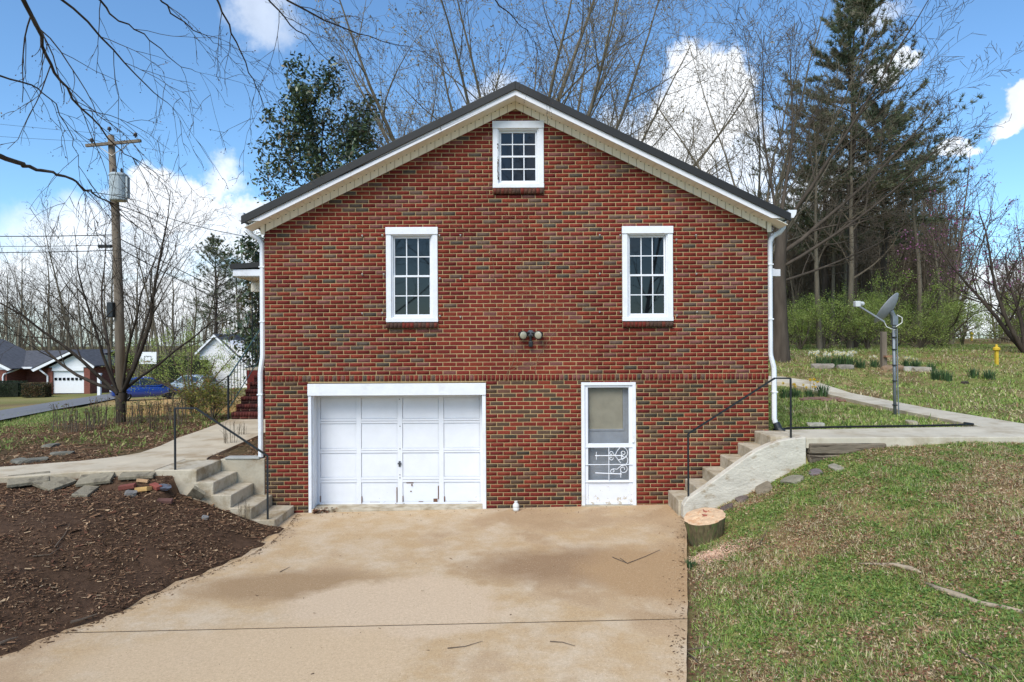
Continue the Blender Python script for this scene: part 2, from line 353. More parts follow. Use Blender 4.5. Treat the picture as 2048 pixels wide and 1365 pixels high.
def build_drive():
    YJ = -4.555                   # the joint across the drive
    def edges(ys, fuzz):
        Ls, Rs = [], []
        for y in ys:
            Ls.append((float(xl(y)) - .35 + (fbm(np.array([y * 2.1]), np.array([3.3]), 5)[0] - .5) * .28 * fuzz, y)); Rs.append((float(xr(y)) + .03 + (fbm(np.array([y * 5]), np.array([9.1]), 6)[0] - .5) * .015 * fuzz, y))
        return Ls, Rs
    def slab(ys, z1, zoff=0.0):
        b = B(); Ls, Rs = edges(ys, 1); n = len(ys); K = 7
        top = []
        for (l, r_) in zip(Ls, Rs):
            for k in range(K):
                x = l[0] + (r_[0] - l[0]) * k / (K - 1); top.append((x, l[1], float(drive_z(x)) + z1))
        bot = [(x, y, z - .14) for (x, y, z) in top]; fs = []
        for i in range(n - 1):
            for k in range(K - 1): fs.append((i * K + k, i * K + k + 1, (i + 1) * K + k + 1, (i + 1) * K + k))
        N_ = n * K
        for i in range(n - 1):
            fs.append((i * K, (i + 1) * K, (i + 1) * K + N_, i * K + N_)); fs.append((i * K + K - 1, i * K + K - 1 + N_, (i + 1) * K + K - 1 + N_, (i + 1) * K + K - 1))
        for k in range(K - 1):
            fs.append((k, k + N_, k + 1 + N_, k + 1)); e = (n - 1) * K; fs.append((e + k, e + k + 1, e + k + 1 + N_, e + k + N_))
        b.add(top + bot, fs); return b
    base = slab(np.arange(-16, .02, .12), -.006)
    d = tag(base.obj('driveway', M('joint_dirt', c(48, 38, 28), rough=.95)), kind='structure')
    slab(list(np.arange(-16, YJ - .1, .12)) + [YJ - .014], 0).obj('slab', DM, d)
    slab([YJ + .014] + list(np.arange(YJ + .1, -.05, .12)) + [-.003], 0).obj('slab', DM, d)
    return d
build_drive()

# ------------------------------------------------------------------ the brick house
HX = 4.13; HLEN = 13.6; SL = .486; APEX = 6.57
house = empty('brick_house', (0, 0, 0), 'red brick gable-end house with white garage door and dark metal roof', 'house')
MORTAR = M('mortar', c(178, 153, 112), rough=.95, var=.14, scale=9, bump=.4, bscale=150, spec=.1, col3=c(158, 139, 106), scale3=1.3)
BRICK = M('brick_clay', (0, 0, 0), rough=.9, var=.2, scale=26, bump=.5, bscale=120, attr='Col', spec=.15, col3=c(150, 104, 84), thr3=(.64, .80), scale3=7)
def weather(m):
    nt = m.node_tree; N = nt.nodes.new; L = nt.links.new; b = nt.nodes['Principled BSDF']; src = b.inputs['Base Color'].links[0].from_socket
    g = N('ShaderNodeNewGeometry'); mp = N('ShaderNodeMapping'); mp.inputs['Scale'].default_value = (1.1, 1.1, .55); L(g.outputs['Position'], mp.inputs[0])
    n = N('ShaderNodeTexNoise'); n.inputs['Scale'].default_value = 1.0; n.inputs['Detail'].default_value = 7; n.inputs['Roughness'].default_value = .6; L(mp.outputs[0], n.inputs['Vector'])
    r_ = N('ShaderNodeMapRange'); L(n.outputs['Fac'], r_.inputs[0]); r_.inputs[1].default_value = .32; r_.inputs[2].default_value = .68; r_.inputs[3].default_value = .85; r_.inputs[4].default_value = 1.15
    x = N('ShaderNodeVectorMath'); x.operation = 'SCALE'; L(src, x.inputs[0]); L(r_.outputs[0], x.inputs['Scale'])
    n2 = N('ShaderNodeTexNoise'); n2.inputs['Scale'].default_value = 1.7; n2.inputs['Detail'].default_value = 9; n2.inputs['Roughness'].default_value = .7; L(g.outputs['Position'], n2.inputs['Vector'])
    r2 = N('ShaderNodeMapRange'); L(n2.outputs['Fac'], r2.inputs[0]); r2.inputs[1].default_value = .62; r2.inputs[2].default_value = .76; r2.inputs[4].default_value = .35
    y = N('ShaderNodeMix'); y.data_type = 'RGBA'; L(r2.outputs[0], y.inputs[0]); L(x.outputs[0], y.inputs[6]); y.inputs[7].default_value = (*c(168, 140, 124), 1); L(y.outputs[2], b.inputs['Base Color'])
weather(BRICK); weather(MORTAR)
WHITE = M('white_paint', c(232, 233, 236), rough=.45, var=.05, scale=5, bump=.05, bscale=40, spec=.35, col3=c(214, 212, 206), thr3=(.55, .75))
def worn_white(name, zlo, zhi, rust, th):
    m = M(name, c(231, 232, 236), rough=.5, var=.045, scale=3, bump=.06, bscale=30, spec=.35)
    nt = m.node_tree; N = nt.nodes.new; L = nt.links.new; b = nt.nodes['Principled BSDF']
    src = b.inputs['Base Color'].links[0].from_socket
    g = N('ShaderNodeNewGeometry'); sp = N('ShaderNodeSeparateXYZ'); L(g.outputs['Position'], sp.inputs[0])
    mr = N('ShaderNodeMapRange'); L(sp.outputs['Z'], mr.inputs[0]); mr.inputs[1].default_value = zhi; mr.inputs[2].default_value = zlo; mr.inputs[3].default_value = 0; mr.inputs[4].default_value = .16
    n = N('ShaderNodeTexNoise'); n.inputs['Scale'].default_value = 11; n.inputs['Detail'].default_value = 8; n.inputs['Roughness'].default_value = .7; L(g.outputs['Position'], n.inputs['Vector'])
    ad = N('ShaderNodeMath'); L(n.outputs['Fac'], ad.inputs[0]); L(mr.outputs[0], ad.inputs[1])
    t = N('ShaderNodeMapRange'); L(ad.outputs[0], t.inputs[0]); t.inputs[1].default_value = th; t.inputs[2].default_value = th + .035
    x = N('ShaderNodeMix'); x.data_type = 'RGBA'; L(t.outputs[0], x.inputs[0]); L(src, x.inputs[6]); x.inputs[7].default_value = (*rust, 1); L(x.outputs[2], b.inputs['Base Color'])
    return m
GDOOR = worn_white('garage_paint', .05, .55, c(120, 96, 80), .80)
KICK = worn_white('storm_door_paint', .1, .6, c(196, 184, 164), .70)
CREAM = M('cream_vinyl', c(248, 240, 222), rough=.55, var=.05, scale=2)
ROOFM = M('dark_metal_roof', c(36, 34, 32), rough=.5, var=.12, scale=3, spec=.4)
GLASS = M('window_glass', (.006, .007, .009), rough=.02, var=.1, spec=.5)
CONC = M('concrete', c(192, 180, 158), rough=.9, var=.14, scale=6, bump=.5, bscale=70, spec=.2, col3=c(146, 128, 100), thr3=(.46, .66), scale3=3.2)
GCONC = M('grey_concrete', c(172, 170, 162), rough=.9, var=.12, scale=5, bump=.5, bscale=60, spec=.2, col3=c(128, 112, 92), thr3=(.56, .7), scale3=2.6)
BLACKM = M('black_iron', c(34, 38, 40), rough=.5, var=.2, scale=20, spec=.4)
def zr(X): return APEX - SL * abs(X)         # underside of the frieze on the gable

# brick layout -------------------------------------------------------
CH = .0686; BP = .2185; MJ = .0118
gx0, _ = W(617, 900); gx1, _ = W(972, 900); _, gz1 = W(795, 766)
dx0, _ = W(1163, 900); dx1, _ = W(1272, 900); _, dz1 = W(1218, 765); _, ddz0 = W(1218, 1014)
WIN = [W(773, 645) + W(875, 455), W(1245, 643) + W(1345, 453), W(986, 377) + W(1087, 243)]
RZ0, RZ1 = 2.118, 2.222                      # the rowlock course
SILLH = .108
opens = [(gx0, gx1, -1, gz1), (dx0, dx1, -1, dz1)] + [(x0, x1, z0 - SILLH, z1) for (x0, z0, x1, z1) in WIN]
def pick_color(z, r_):
    low = z < RZ0
    u = r_.random()
    red = (122, 50, 41); red2 = (132, 58, 44); red3 = (110, 45, 40)
    if low:
        k = red if u < .34 else red2 if u < .60 else red3 if u < .68 else (92, 72, 58) if u < .84 else (76, 66, 56) if u < .92 else (106, 76, 62)
    else:
        k = red if u < .44 else red3 if u < .62 else red2 if u < .74 else (122, 76, 70) if u < .88 else (104, 82, 72) if u < .96 else (88, 76, 68)
    j = r_.uniform(.84, 1.02); return [min(1, v * j) for v in lin(k)]
def spans(z0, z1, lim):
    iv = [(-lim, lim)]
    for (a, b_, lo, hi) in opens:
        if min(hi, z1) - max(lo, z0) > (z1 - z0) * .6:
            nw = []
            for (p, q) in iv:
                if b_ <= p or a >= q: nw.append((p, q))
                else:
                    if a > p: nw.append((p, a))
                    if b_ < q: nw.append((b_, q))
            iv = nw
    return iv
br = random.Random(3)
rects = []                                    # (x0, x1, z0, z1, colour, full)
def lay(z0, z1, lim, offs, pitch, jit=.0):
    for (p, q) in spans(z0, z1, lim):
        k = math.floor((p - offs) / pitch)
        while True:
            a = offs + k * pitch; b_ = a + pitch; k += 1
            if a >= q: break
            A, Bq = max(a, p), min(b_, q)
            if Bq - A < .035: continue
            full = abs((Bq - A) - pitch) < 1e-6 and abs(pitch - BP) < 1e-6
            rects.append((A + MJ / 2, Bq - MJ / 2, z0 + MJ / 2, z1 - MJ / 2, pick_color((z0 + z1) / 2, br), full))
nlow = int(round((RZ0 + .05) / CH)); ch1 = (RZ0 + .05) / nlow
for i in range(nlow): lay(-.05 + i * ch1, -.05 + (i + 1) * ch1, HX, (i % 2) * BP / 2 + br.uniform(-.012, .012), BP)
rowlock_start = len(rects)
lay(RZ0, RZ1, HX, 0, .0702)
rowlock_end = len(rects)
i = 0; z = RZ1
while z < APEX:
    lim = min(HX, (APEX + .09 - (z + CH * .5)) / SL)
    if lim < .1: break
    lay(z, z + CH, lim, ((i + 1) % 2) * BP / 2 + br.uniform(-.012, .012), BP); z += CH; i += 1
front_n = len(rects)
def brick_verts(x0, x1, z0, z1, y0, y1, tilt=0):
    return [(x0, y0, z0), (x1, y0, z0), (x1, y0, z1), (x0, y0, z1), (x0, y1, z0), (x1, y1, z0), (x1, y1, z1), (x0, y1, z1)]
BF = [(0, 1, 2, 3), (1, 0, 4, 5), (2, 1, 5, 6), (3, 2, 6, 7), (0, 3, 7, 4)]
# gable wall (mortar) with its openings cut out as strips, side and back walls
def wall_mesh():
    b = B(); T = .003
    xs = sorted(set([-HX, HX] + [v for o in opens for v in o[:2]])); zs = sorted(set([-.3, zr(HX)] + [v for o in opens for v in o[2:4] if v < zr(HX)] ))
    def solid(xc, zc): return not any(a < xc < b_ and lo < zc < hi for (a, b_, lo, hi) in opens)
    for xa, xb in zip(xs[:-1], xs[1:]):
        for za, zb in zip(zs[:-1], zs[1:]):
            if solid((xa + xb) / 2, (za + zb) / 2): b.box(xa + (.004 if xa == -HX else 0), xb - (.004 if xb == HX else 0), T, .2, za, zb)
    wx0, wz0, wx1, wz1 = WIN[2]; wz0 -= SILLH; e = zr(HX)
    up = .1
    b.prism([(-HX, e), (wx0, e), (wx0, zr(wx0) + up), (-HX, e + up)], T, .2); b.prism([(wx1, e), (HX, e), (HX, e + up), (wx1, zr(wx1) + up)], T, .2)
    b.prism([(wx0, e), (wx1, e), (wx1, wz0), (wx0, wz0)], T, .2)
    b.prism([(wx0, wz1), (wx1, wz1), (wx1, zr(wx1) + up), (0, APEX + up), (wx0, zr(wx0) + up)], T, .2)
    for s in (-1, 1): b.box(min(s * (HX - .009), s * (HX - .2)), max(s * (HX - .009), s * (HX - .2)), .2, HLEN, -.3, 4.78)
    b.box(-HX, HX, HLEN, HLEN + .2, -.3, 4.78); b.prism([(-HX, 4.78), (HX, 4.78), (0, APEX + .1)], HLEN, HLEN + .2)
    b.box(-HX + .21, HX - .21, .21, HLEN - .01, 4.4, 4.5)      # ceiling keeps the rooms dark
    b.box(-HX + .21, HX - .21, 2.2, 2.3, -.2, 4.39)
    return b
wall = wall_mesh().obj('wall', MORTAR, house)
# the 300 bricks nearest the camera are single bricks, the others one piece of brickwork
order = sorted([k for k in range(front_n) if rects[k][5]], key=lambda k: (((rects[k][0] + rects[k][1]) / 2 - CAM[0]) ** 2 + (rects[k][2] - CAM[2] + .35) ** 2))[:300]
single = set(order)
variants = {}
def brick_variant(z):
    key = (z < RZ0, br.randrange(16))
    if key not in variants:
        h = (ch1 if z < RZ0 else CH) - MJ; w = BP - MJ; ch = .0025
        V = [(-w / 2 + ch, 0, -h / 2 + ch), (w / 2 - ch, 0, -h / 2 + ch), (w / 2 - ch, 0, h / 2 - ch), (-w / 2 + ch, 0, h / 2 - ch),
             (-w / 2, ch, -h / 2), (w / 2, ch, -h / 2), (w / 2, ch, h / 2), (-w / 2, ch, h / 2), (-w / 2, .03, -h / 2), (w / 2, .03, -h / 2), (w / 2, .03, h / 2), (-w / 2, .03, h / 2)]
        Fc = [(0, 1, 2, 3)] + [(4 + k, 4 + (k + 1) % 4, (k + 1) % 4, k) for k in range(4)] + [(8 + k, 8 + (k + 1) % 4, 4 + (k + 1) % 4, 4 + k) for k in range(4)]
        variants[key] = raw_mesh('brick', np.array(V), np.array(Fc).ravel(), np.full(len(Fc), 4), BRICK, np.tile(pick_color(z, br), (12, 1)))
    return variants[key]
for k in order:
    x0, x1, z0, z1, col, full = rects[k]; zc = (z0 + z1) / 2
    o = link('brick', brick_variant(zc), wall, ((x0 + x1) / 2, -.001 + br.uniform(-.0015, .0015), zc)); o.rotation_euler = (br.uniform(-.008, .008), br.uniform(-.006, .006), br.uniform(-.006, .006))
V = []; Cc = []; Fi = []
for k, (x0, x1, z0, z1, col, full) in enumerate(rects):
    if k in single: continue
    n = len(V); yo = br.uniform(-.0018, .0006) - (.007 if rowlock_start <= k < rowlock_end else 0); j = lambda: br.uniform(-.0012, .0012)
    a, b_ = j(), j(); V += brick_verts(x0 + j(), x1 + j(), z0 + a, z1 + b_, yo, .02); Cc += [col] * 8
    Fi += [tuple(n + i for i in f) for f in BF]
nfront = len(V)
ncs = int((4.74 - .0) / CH)
for s in (-1, 1):                               # both long walls
    for i in range(ncs):
        z0 = .35 + i * CH
        if z0 > 4.7: break
        y = .02 + (i % 2) * BP / 2 - BP / 2
        while y < HLEN:
            a = max(y, .015) + MJ / 2; b_ = min(y + BP, HLEN) - MJ / 2; y += BP
            if b_ - a < .03: continue
            n = len(V); xo = s * (HX + br.uniform(-.002, .001)); xi = s * (HX - .03)
            V += [(xo, a, z0), (xo, b_, z0), (xo, b_, z0 + CH - MJ), (xo, a, z0 + CH - MJ), (xi, a, z0), (xi, b_, z0), (xi, b_, z0 + CH - MJ), (xi, a, z0 + CH - MJ)]
            Cc += [pick_color(z0, br)] * 8; Fi += [tuple(n + q for q in f) for f in BF]
me = raw_mesh('brickwork', np.array(V), np.array(Fi).ravel(), np.full(len(Fi), 4), BRICK, np.array(Cc))
tag(link('brickwork', me, wall), kind='stuff')

# roof ---------------------------------------------------------------
ZS = 6.70; OV = .33; TX = 4.33; EZ = 4.70      # soffit line, rake overhang, eave half-width, eave bottom
def rakeband(b, lo, hi, y0, y1, xe=TX, clip=None):
    """a board following both slopes between vertical offsets lo..hi above the soffit line"""
    for s in (-1, 1):
        p = [(0, ZS + lo), (s * xe, ZS + lo - SL * xe), (s * xe, ZS + hi - SL * xe), (0, ZS + hi)]
        if clip:
            xc = (ZS + lo - clip) / SL
            p = [(0, ZS + lo), (s * xc, clip), (s * xe, clip), (s * xe, ZS + hi - SL * xe), (0, ZS + hi)]
        b.prism(p if s > 0 else p[::-1], y0, y1)
    return b
roof = rakeband(B(), .10, .185, -OV - .012, HLEN + .5, TX + .025).obj('roof', ROOFM, house)
rakeband(B(), .062, .194, -OV - .045, -OV - .013, TX + .03).obj('rake_trim', ROOFM, roof, bevel=.006)
for s in (-1, 1):                               # standing ribs of the metal sheets
    b = B()
    y = -.2
    while y < HLEN + .4:
        for (xa, xb) in [(s * .1, s * (TX + .02))]:
            za, zb = ZS + .185 - SL * abs(xa), ZS + .185 - SL * abs(xb)
            b.hexa([(xa, y, za), (xb, y, zb), (xb, y + .03, zb), (xa, y + .03, za), (xa, y, za + .02), (xb, y, zb + .02), (xb, y + .03, zb + .02), (xa, y + .03, za + .02)])
        y += .23
    b.obj('roof_ribs', ROOFM, roof)
b = B()
b.prism([(-.24, ZS + .185 - SL * .24 + .012), (0, ZS + .212), (.24, ZS + .185 - SL * .24 + .012), (.24, ZS + .185 - SL * .24 + .055), (0, ZS + .255), (-.24, ZS + .185 - SL * .24 + .055)], .25, HLEN + .45).obj('ridge_cap', ROOFM, roof)
rakeband(B(), -.022, .10, -OV - .012, -OV + .012, TX + .03, clip=EZ).obj('fascia', M('white_trim', c(228, 226, 228), rough=.5, var=.03), house, bevel=.003)
rakeband(B(), .0, .012, -OV + .013, .05, TX).obj('soffit', CREAM, house)
frz = rakeband(B(), -.128, .0, -.012, .008, HX + .03).obj('frieze', M('frieze_backing', c(184, 172, 146), rough=.8), house)
# the frieze and the soffit are clad in short vinyl panels
PW = .132
for s in (-1, 1):
    npan = int((HX + .02) / PW)
    w = PW - .009
    fp = [(0, 0), (s * w, -SL * w), (s * w, -SL * w - .125), (0, -.125)]
    pm = None; sm = None
    for k in range(npan):
        x = s * (k * PW + .003)
        if pm is None:
            o = B().prism(fp if s < 0 else fp[::-1], -.012, 0).obj('panel', CREAM, None, bevel=.002); pm = o.data; o.parent = frz
            q = B(); q.add([(0, 0, 0), (s * w, 0, -SL * w), (s * w, OV - .03, -SL * w), (0, OV - .03, 0), (0, 0, -.008), (s * w, 0, -SL * w - .008), (s * w, OV - .03, -SL * w - .008), (0, OV - .03, -.008)],
                           [(0, 1, 2, 3), (7, 6, 5, 4), (0, 4, 5, 1), (1, 5, 6, 2), (2, 6, 7, 3), (3, 7, 4, 0)]); o2 = q.obj('panel', CREAM, None); sm = o2.data; o2.parent = bpy.data.objects['soffit']
        else:
            o = link('panel', pm, frz); o2 = link('panel', sm, bpy.data.objects['soffit'])
        o.location = (x, -.013, ZS - .004 - SL * abs(x)); o2.location = (x, -OV + .014, ZS - .001 - SL * abs(x))
    # weep slots / nail heads on the joint between soffit and frieze
    nb = B()
    for k in range(npan):
        x = s * (k * PW + PW * .5); zz = ZS - SL * abs(x) - .012; nb.box(x - .011, x + .011, -.032, -.0255, zz - .006, zz + .004)
    nb.obj('nail_heads', M('dark_slot', c(70, 62, 50), rough=.8), frz)
    # boxed eave, gutter, downspout
    xa, xb = sorted((s * (HX + .004), s * (TX + .03)))
    B().box(xa, xb, -OV + .013, HLEN + .3, EZ, EZ + .02).obj('eave_soffit', WHITE, house)
    B().box(min(s * (TX + .012), s * (TX + .03)), max(s * (TX + .012), s * (TX + .03)), -OV + .014, HLEN + .3, EZ + .02, EZ + .14).obj('eave_fascia', WHITE, house)
    fp = [(s * (HX - .02), zr(HX) - .03), (s * (HX + .045), zr(HX) - .03), (s * (HX + .045), EZ - .002), (s * (HX - .02), EZ + .03)]
    B().prism(fp, -.034, -.013).obj('corner_board', CREAM, house)
    g0 = s * (TX + .032)
    prof = [(g0, EZ + .01), (g0 + s * .06, EZ + .01), (g0 + s * .10, EZ + .07), (g0 + s * .11, EZ + .135), (g0 + s * .095, EZ + .135), (g0 + s * .085, EZ + .075), (g0 + s * .055, EZ + .022), (g0 + s * .008, EZ + .022), (g0 + s * .008, EZ + .135), (g0, EZ + .135)]
    gut = B().prism(prof, -OV + .02, HLEN + .3).obj('gutter', WHITE, house)
    B().prism([prof[0], prof[1], prof[2], prof[3], prof[9]], -OV + .012, -OV + .0195).obj('gutter_end', WHITE, gut)
    zb = .88 if s < 0 else 1.36
    xh = s * (HX + .055); xo = s * (HX + (.095 if s < 0 else .115))
    ys_ = .07
    pts = [(s * (TX + .085), ys_, EZ + .02), (s * (TX + .08), ys_, EZ - .08), (s * (TX + .02), ys_, EZ - .16), (s * (HX + .10), ys_, EZ - .23), (xh, ys_, EZ - .32), (xh, ys_, EZ - .42)]
    zj = 2.42
    pts += [(xh, ys_, zj + .14), (xh + s * .005, ys_, zj + .08), (xo - s * .006, ys_, zj - .10), (xo, ys_, zj - .16), (xo, ys_, zb + .22), (xo, ys_, zb + .10), (xo + s * (.03 if s > 0 else 0), ys_ - (0 if s > 0 else 0), zb + .0)]
    dsp = B().tube(pts, .042, 8).obj('downspout', WHITE, house, smooth=False)
    for zz in (4.0, 3.1, 1.9): xq = xh if zz > 2.5 else xo; B().box(xq - .046, xq + .046, ys_ - .046, ys_ + .046, zz, zz + .02).obj('strap', WHITE, dsp)
    if s > 0: B().tube([(pts[-1][0], ys_, zb + .04), (pts[-1][0] + s * .03, ys_ - .03, zb - .06), (pts[-1][0] + s * .1, ys_ - .1, zb - .14)], [.055, .06, .065], 10).obj('drain_boot', BLACKM, dsp)

# windows ------------------------------------------------------------
def window(x0, z0, x1, z1, name='window'):
    b = B(); cw = .085; hd = .12
    b.box(x0, x0 + cw, -.02, .09, z0 + .07, z1 - hd); b.box(x1 - cw, x1, -.02, .09, z0 + .07, z1 - hd)
    b.box(x0 - .006, x1 + .006, -.034, .09, z1 - hd, z1); b.box(x0 - .004, x1 + .004, -.03, .09, z0, z0 + .07)
    w = b.obj('window', WHITE, house, bevel=.006)
    ix0, ix1, iz0, iz1 = x0 + cw, x1 - cw, z0 + .07, z1 - hd
    B().box(ix0, ix0 + .022, .01, .12, iz0, iz1).box(ix1 - .022, ix1, .01, .12, iz0, iz1).box(ix0 + .022, ix1 - .022, .01, .12, iz1 - .022, iz1).box(ix0 + .022, ix1 - .022, .01, .12, iz0, iz0 + .022).obj('jamb', WHITE, w)
    ax0, ax1, az0, az1 = ix0 + .023, ix1 - .023, iz0 + .023, iz1 - .023; mid = (az0 + az1) / 2
    for (lo, hi, y) in ((mid - .012, az1, .055), (az0, mid + .018, .028)):
        st = .028
        s = B().box(ax0, ax0 + st, y, y + .03, lo, hi).box(ax1 - st, ax1, y, y + .03, lo, hi).box(ax0 + st, ax1 - st, y, y + .03, hi - .03, hi).box(ax0 + st, ax1 - st, y, y + .03, lo, lo + .034).obj('sash', WHITE, w, bevel=.003)
        gx_0, gx_1, gz_0, gz_1 = ax0 + st, ax1 - st, lo + .034, hi - .03
        mu = B(); cwid = (gx_1 - gx_0) / 3
        for k in (1, 2): mu.box(gx_0 + k * cwid - .008, gx_0 + k * cwid + .008, y + .006, y + .018, gz_0, gz_1)
        zm = (gz_0 + gz_1) / 2
        for k in range(3): mu.box(gx_0 + k * cwid + (.0085 if k else 0), gx_0 + (k + 1) * cwid - (.0085 if k < 2 else 0), y + .006, y + .018, zm - .008, zm + .008)
        mu.obj('muntin', WHITE, w)
        for k in range(3):
            for (p, q) in ((gz_0, zm), (zm, gz_1)):
                o = B().box(gx_0 + k * cwid, gx_0 + (k + 1) * cwid, y + .019, y + .024, p, q).obj('pane', GLASS, w)
    # rowlock brick sill
    V = []; Cc = []; Fi = []; n_ = 13; bw = (x1 - x0) / n_
    for k in range(n_):
        a = x0 + k * bw + .004; e = x0 + (k + 1) * bw - .004; zt = z0 - .004; zb = z0 - SILLH + .012; y0 = -.045 + br.uniform(-.002, .002); n = len(V)
        V += [(a, y0, zb), (e, y0, zb), (e, y0, zt - .008), (a, y0, zt - .008), (a, .1, zb), (e, .1, zb), (e, .1, zt), (a, .1, zt)]
        Cc += [lin(br.choice([(104, 56, 46), (92, 60, 50), (112, 50, 42), (82, 62, 54)]))] * 8; Fi += [tuple(n + q for q in f) for f in BF]
    me = raw_mesh('brick_sill', np.array(V), np.array(Fi).ravel(), np.full(len(Fi), 4), BRICK, np.array(Cc)); link('brick_sill', me, w)
    B().box(x0 + .002, x1 - .002, -.034, .2, z0 - SILLH + .016, z0 - .014).obj('sill_mortar', M('sill_mortar', c(120, 100, 80), rough=.95), w)
    return w
wins = [window(*w) for w in WIN]
tag(wins[2], 'small attic window with peeling paint down its left side')
b = B()                                          # peeled paint on the attic window's left stile
for k in range(26):
    zz = WIN[2][1] + .1 + rnd.random() * .62; xx = WIN[2][0] + .083 + rnd.uniform(-.004, .008); b.box(xx - rnd.uniform(.003, .01), xx + rnd.uniform(.003, .01), -.0235, -.0205, zz, zz + rnd.uniform(.01, .05))
b.obj('peeled_paint', M('bare_wood', c(96, 84, 72), rough=.95, var=.3, scale=40), wins[2])
hk = B()
for (px, py) in [(725, 472), (765, 471), (879, 471), (921, 471), (725, 549), (768, 549), (880, 557), (921, 558), (725, 627), (765, 626), (880, 632), (921, 634),
                 (1199, 471), (1240, 471), (1352, 480), (1391, 471), (1199, 548), (1241, 547), (1352, 539), (1392, 548), (1199, 624), (1241, 624), (1353, 631), (1393, 624)]:
    x, zz = W(px, py); o = B().box(x - .008, x + .008, -.02, .0, zz - .02, zz + .012).box(x - .012, x + .012, -.032, -.02, zz - .006, zz + .012).obj('shutter_hook', M('zinc', c(176, 170, 160), rough=.5, metal=.4), house)

# garage -------------------------------------------------------------
GY = .33
jz0 = -.03
hz = W(795, 791)[1]
gframe = B().box(gx0 - .004, gx1 + .004, -.03, .2, hz, gz1 - .012).obj('garage_frame', WHITE, house, bevel=.005)
B().box(gx0, gx0 + .05, -.012, GY + .02, jz0, hz - .001).obj('jamb', WHITE, gframe, bevel=.005); B().box(gx1 - .06, gx1, -.012, GY + .02, jz0, hz - .001).obj('jamb', WHITE, gframe, bevel=.005)
B().box(gx0 + .051, gx0 + .066, .06, .1, jz0, hz - .002).obj('door_stop', WHITE, gframe)
B().box(gx0 + .051, gx1 - .061, -.02, GY + .25, -.2, .03).obj('threshold', CONC, gframe, bevel=.01)
xsP = [(640.4, 712.8), (722.4, 794.9), (805, 877.6), (887.5, 960)]; zsP = [(796, 838), (847, 897.5), (906, 955), (965, 1005)]
gdl, gdr = W(634, 900, GY)[0] - .02, W(966, 900, GY)[0] + .01; gdt = hz + .01; gdb = W(795, 1014.5, GY)[1]
xs_ = [(W(a, 900, GY)[0], W(b_, 900, GY)[0]) for (a, b_) in xsP]; zs_ = [(W(800, b_, GY)[1], W(800, a, GY)[1]) for (a, b_) in zsP]
b = B(); xe = [gdl] + [v for p in xs_ for v in p] + [gdr]
for k in range(0, len(xe), 2): b.box(xe[k], xe[k + 1], GY, GY + .04, gdb, gdt)
rails = [(zs_[0][1], gdt), (zs_[1][1], zs_[0][0]), (zs_[2][1], zs_[1][0]), (zs_[3][1], zs_[2][0]), (gdb, zs_[3][0])]
for (p, q) in xs_:
    for i_, (lo, hi) in enumerate(rails):
        if i_ in (1, 2, 3): m_ = (lo + hi) / 2; b.box(p, q, GY + .001, GY + .04, lo, m_ - .003); b.box(p, q, GY + .001, GY + .04, m_ + .003, hi)
        else: b.box(p, q, GY + .001, GY + .04, lo, hi)
gd = b.obj('garage_door', GDOOR, house, bevel=.003)
B().box(gdl, gdr, GY + .045, GY + .06, gdb, gdt).obj('backing', M('door_seam', c(150, 148, 146), rough=.8), gd)
for (p, q) in xs_:
    for (lo, hi) in zs_: B().box(p + .004, q - .004, GY + .017, GY + .03, lo + .004, hi - .004).box(p + .02, q - .02, GY + .014, GY + .0165, lo + .02, hi - .02).obj('panel', GDOOR, gd)
x, zz = W(799.5, 928, GY)
B().box(x - .016, x + .016, GY - .012, GY - .001, zz - .05, zz + .045).box(x - .03, x + .03, GY - .03, GY - .012, zz - .005, zz + .02).obj('lock_handle', M('grey_metal', c(92, 94, 98), rough=.45, metal=.6), gd)
x, zz = W(800, 1009, GY)
B().tube([(x - .07, GY, zz + .012), (x - .06, GY - .03, zz), (x - .03, GY - .04, zz - .012), (x + .03, GY - .04, zz - .012), (x + .06, GY - .03, zz), (x + .07, GY, zz + .012)], .009, 6).obj('lift_handle', M('rusty_handle', c(150, 140, 128), rough=.7), gd)
sb = B()
for (px, py) in [(799, 799), (800, 853), (800, 898), (800, 950), (800, 956)]:
    x, zz = W(px, py, GY); sb.box(x - .008, x + .008, GY - .006, GY - .0005, zz - .008, zz + .008)
sb.obj('bolt_heads', M('bolt', c(110, 104, 98), rough=.6), gd)
# chips of bare wood along the lowest panels
b = B()
for (px, py, w_, h_) in [(842, 1004, 9, 2), (871, 1001, 8, 7), (820, 966, 14, 1.6), (724, 1000, 1.6, 14), (794, 990, 1.4, 30), (806, 998, 1.4, 12), (877, 985, 1.4, 26), (889, 998, 2, 10), (750, 1005, 20, 1.4), (945, 1004, 18, 1.2), (824, 970, 2, 4), (822, 983, 3, 2), (641, 998, 1.2, 12)]:
    x, zz = W(px, py, GY + .015); b.box(x - w_ / 237, x + w_ / 237, GY - .004 if w_ < 3 else GY + .008, GY + .0135, zz - h_ / 237, zz + h_ / 237)
b.obj('paint_chips', M('bare_board', c(116, 84, 66), rough=.95, var=.35, scale=30), gd)

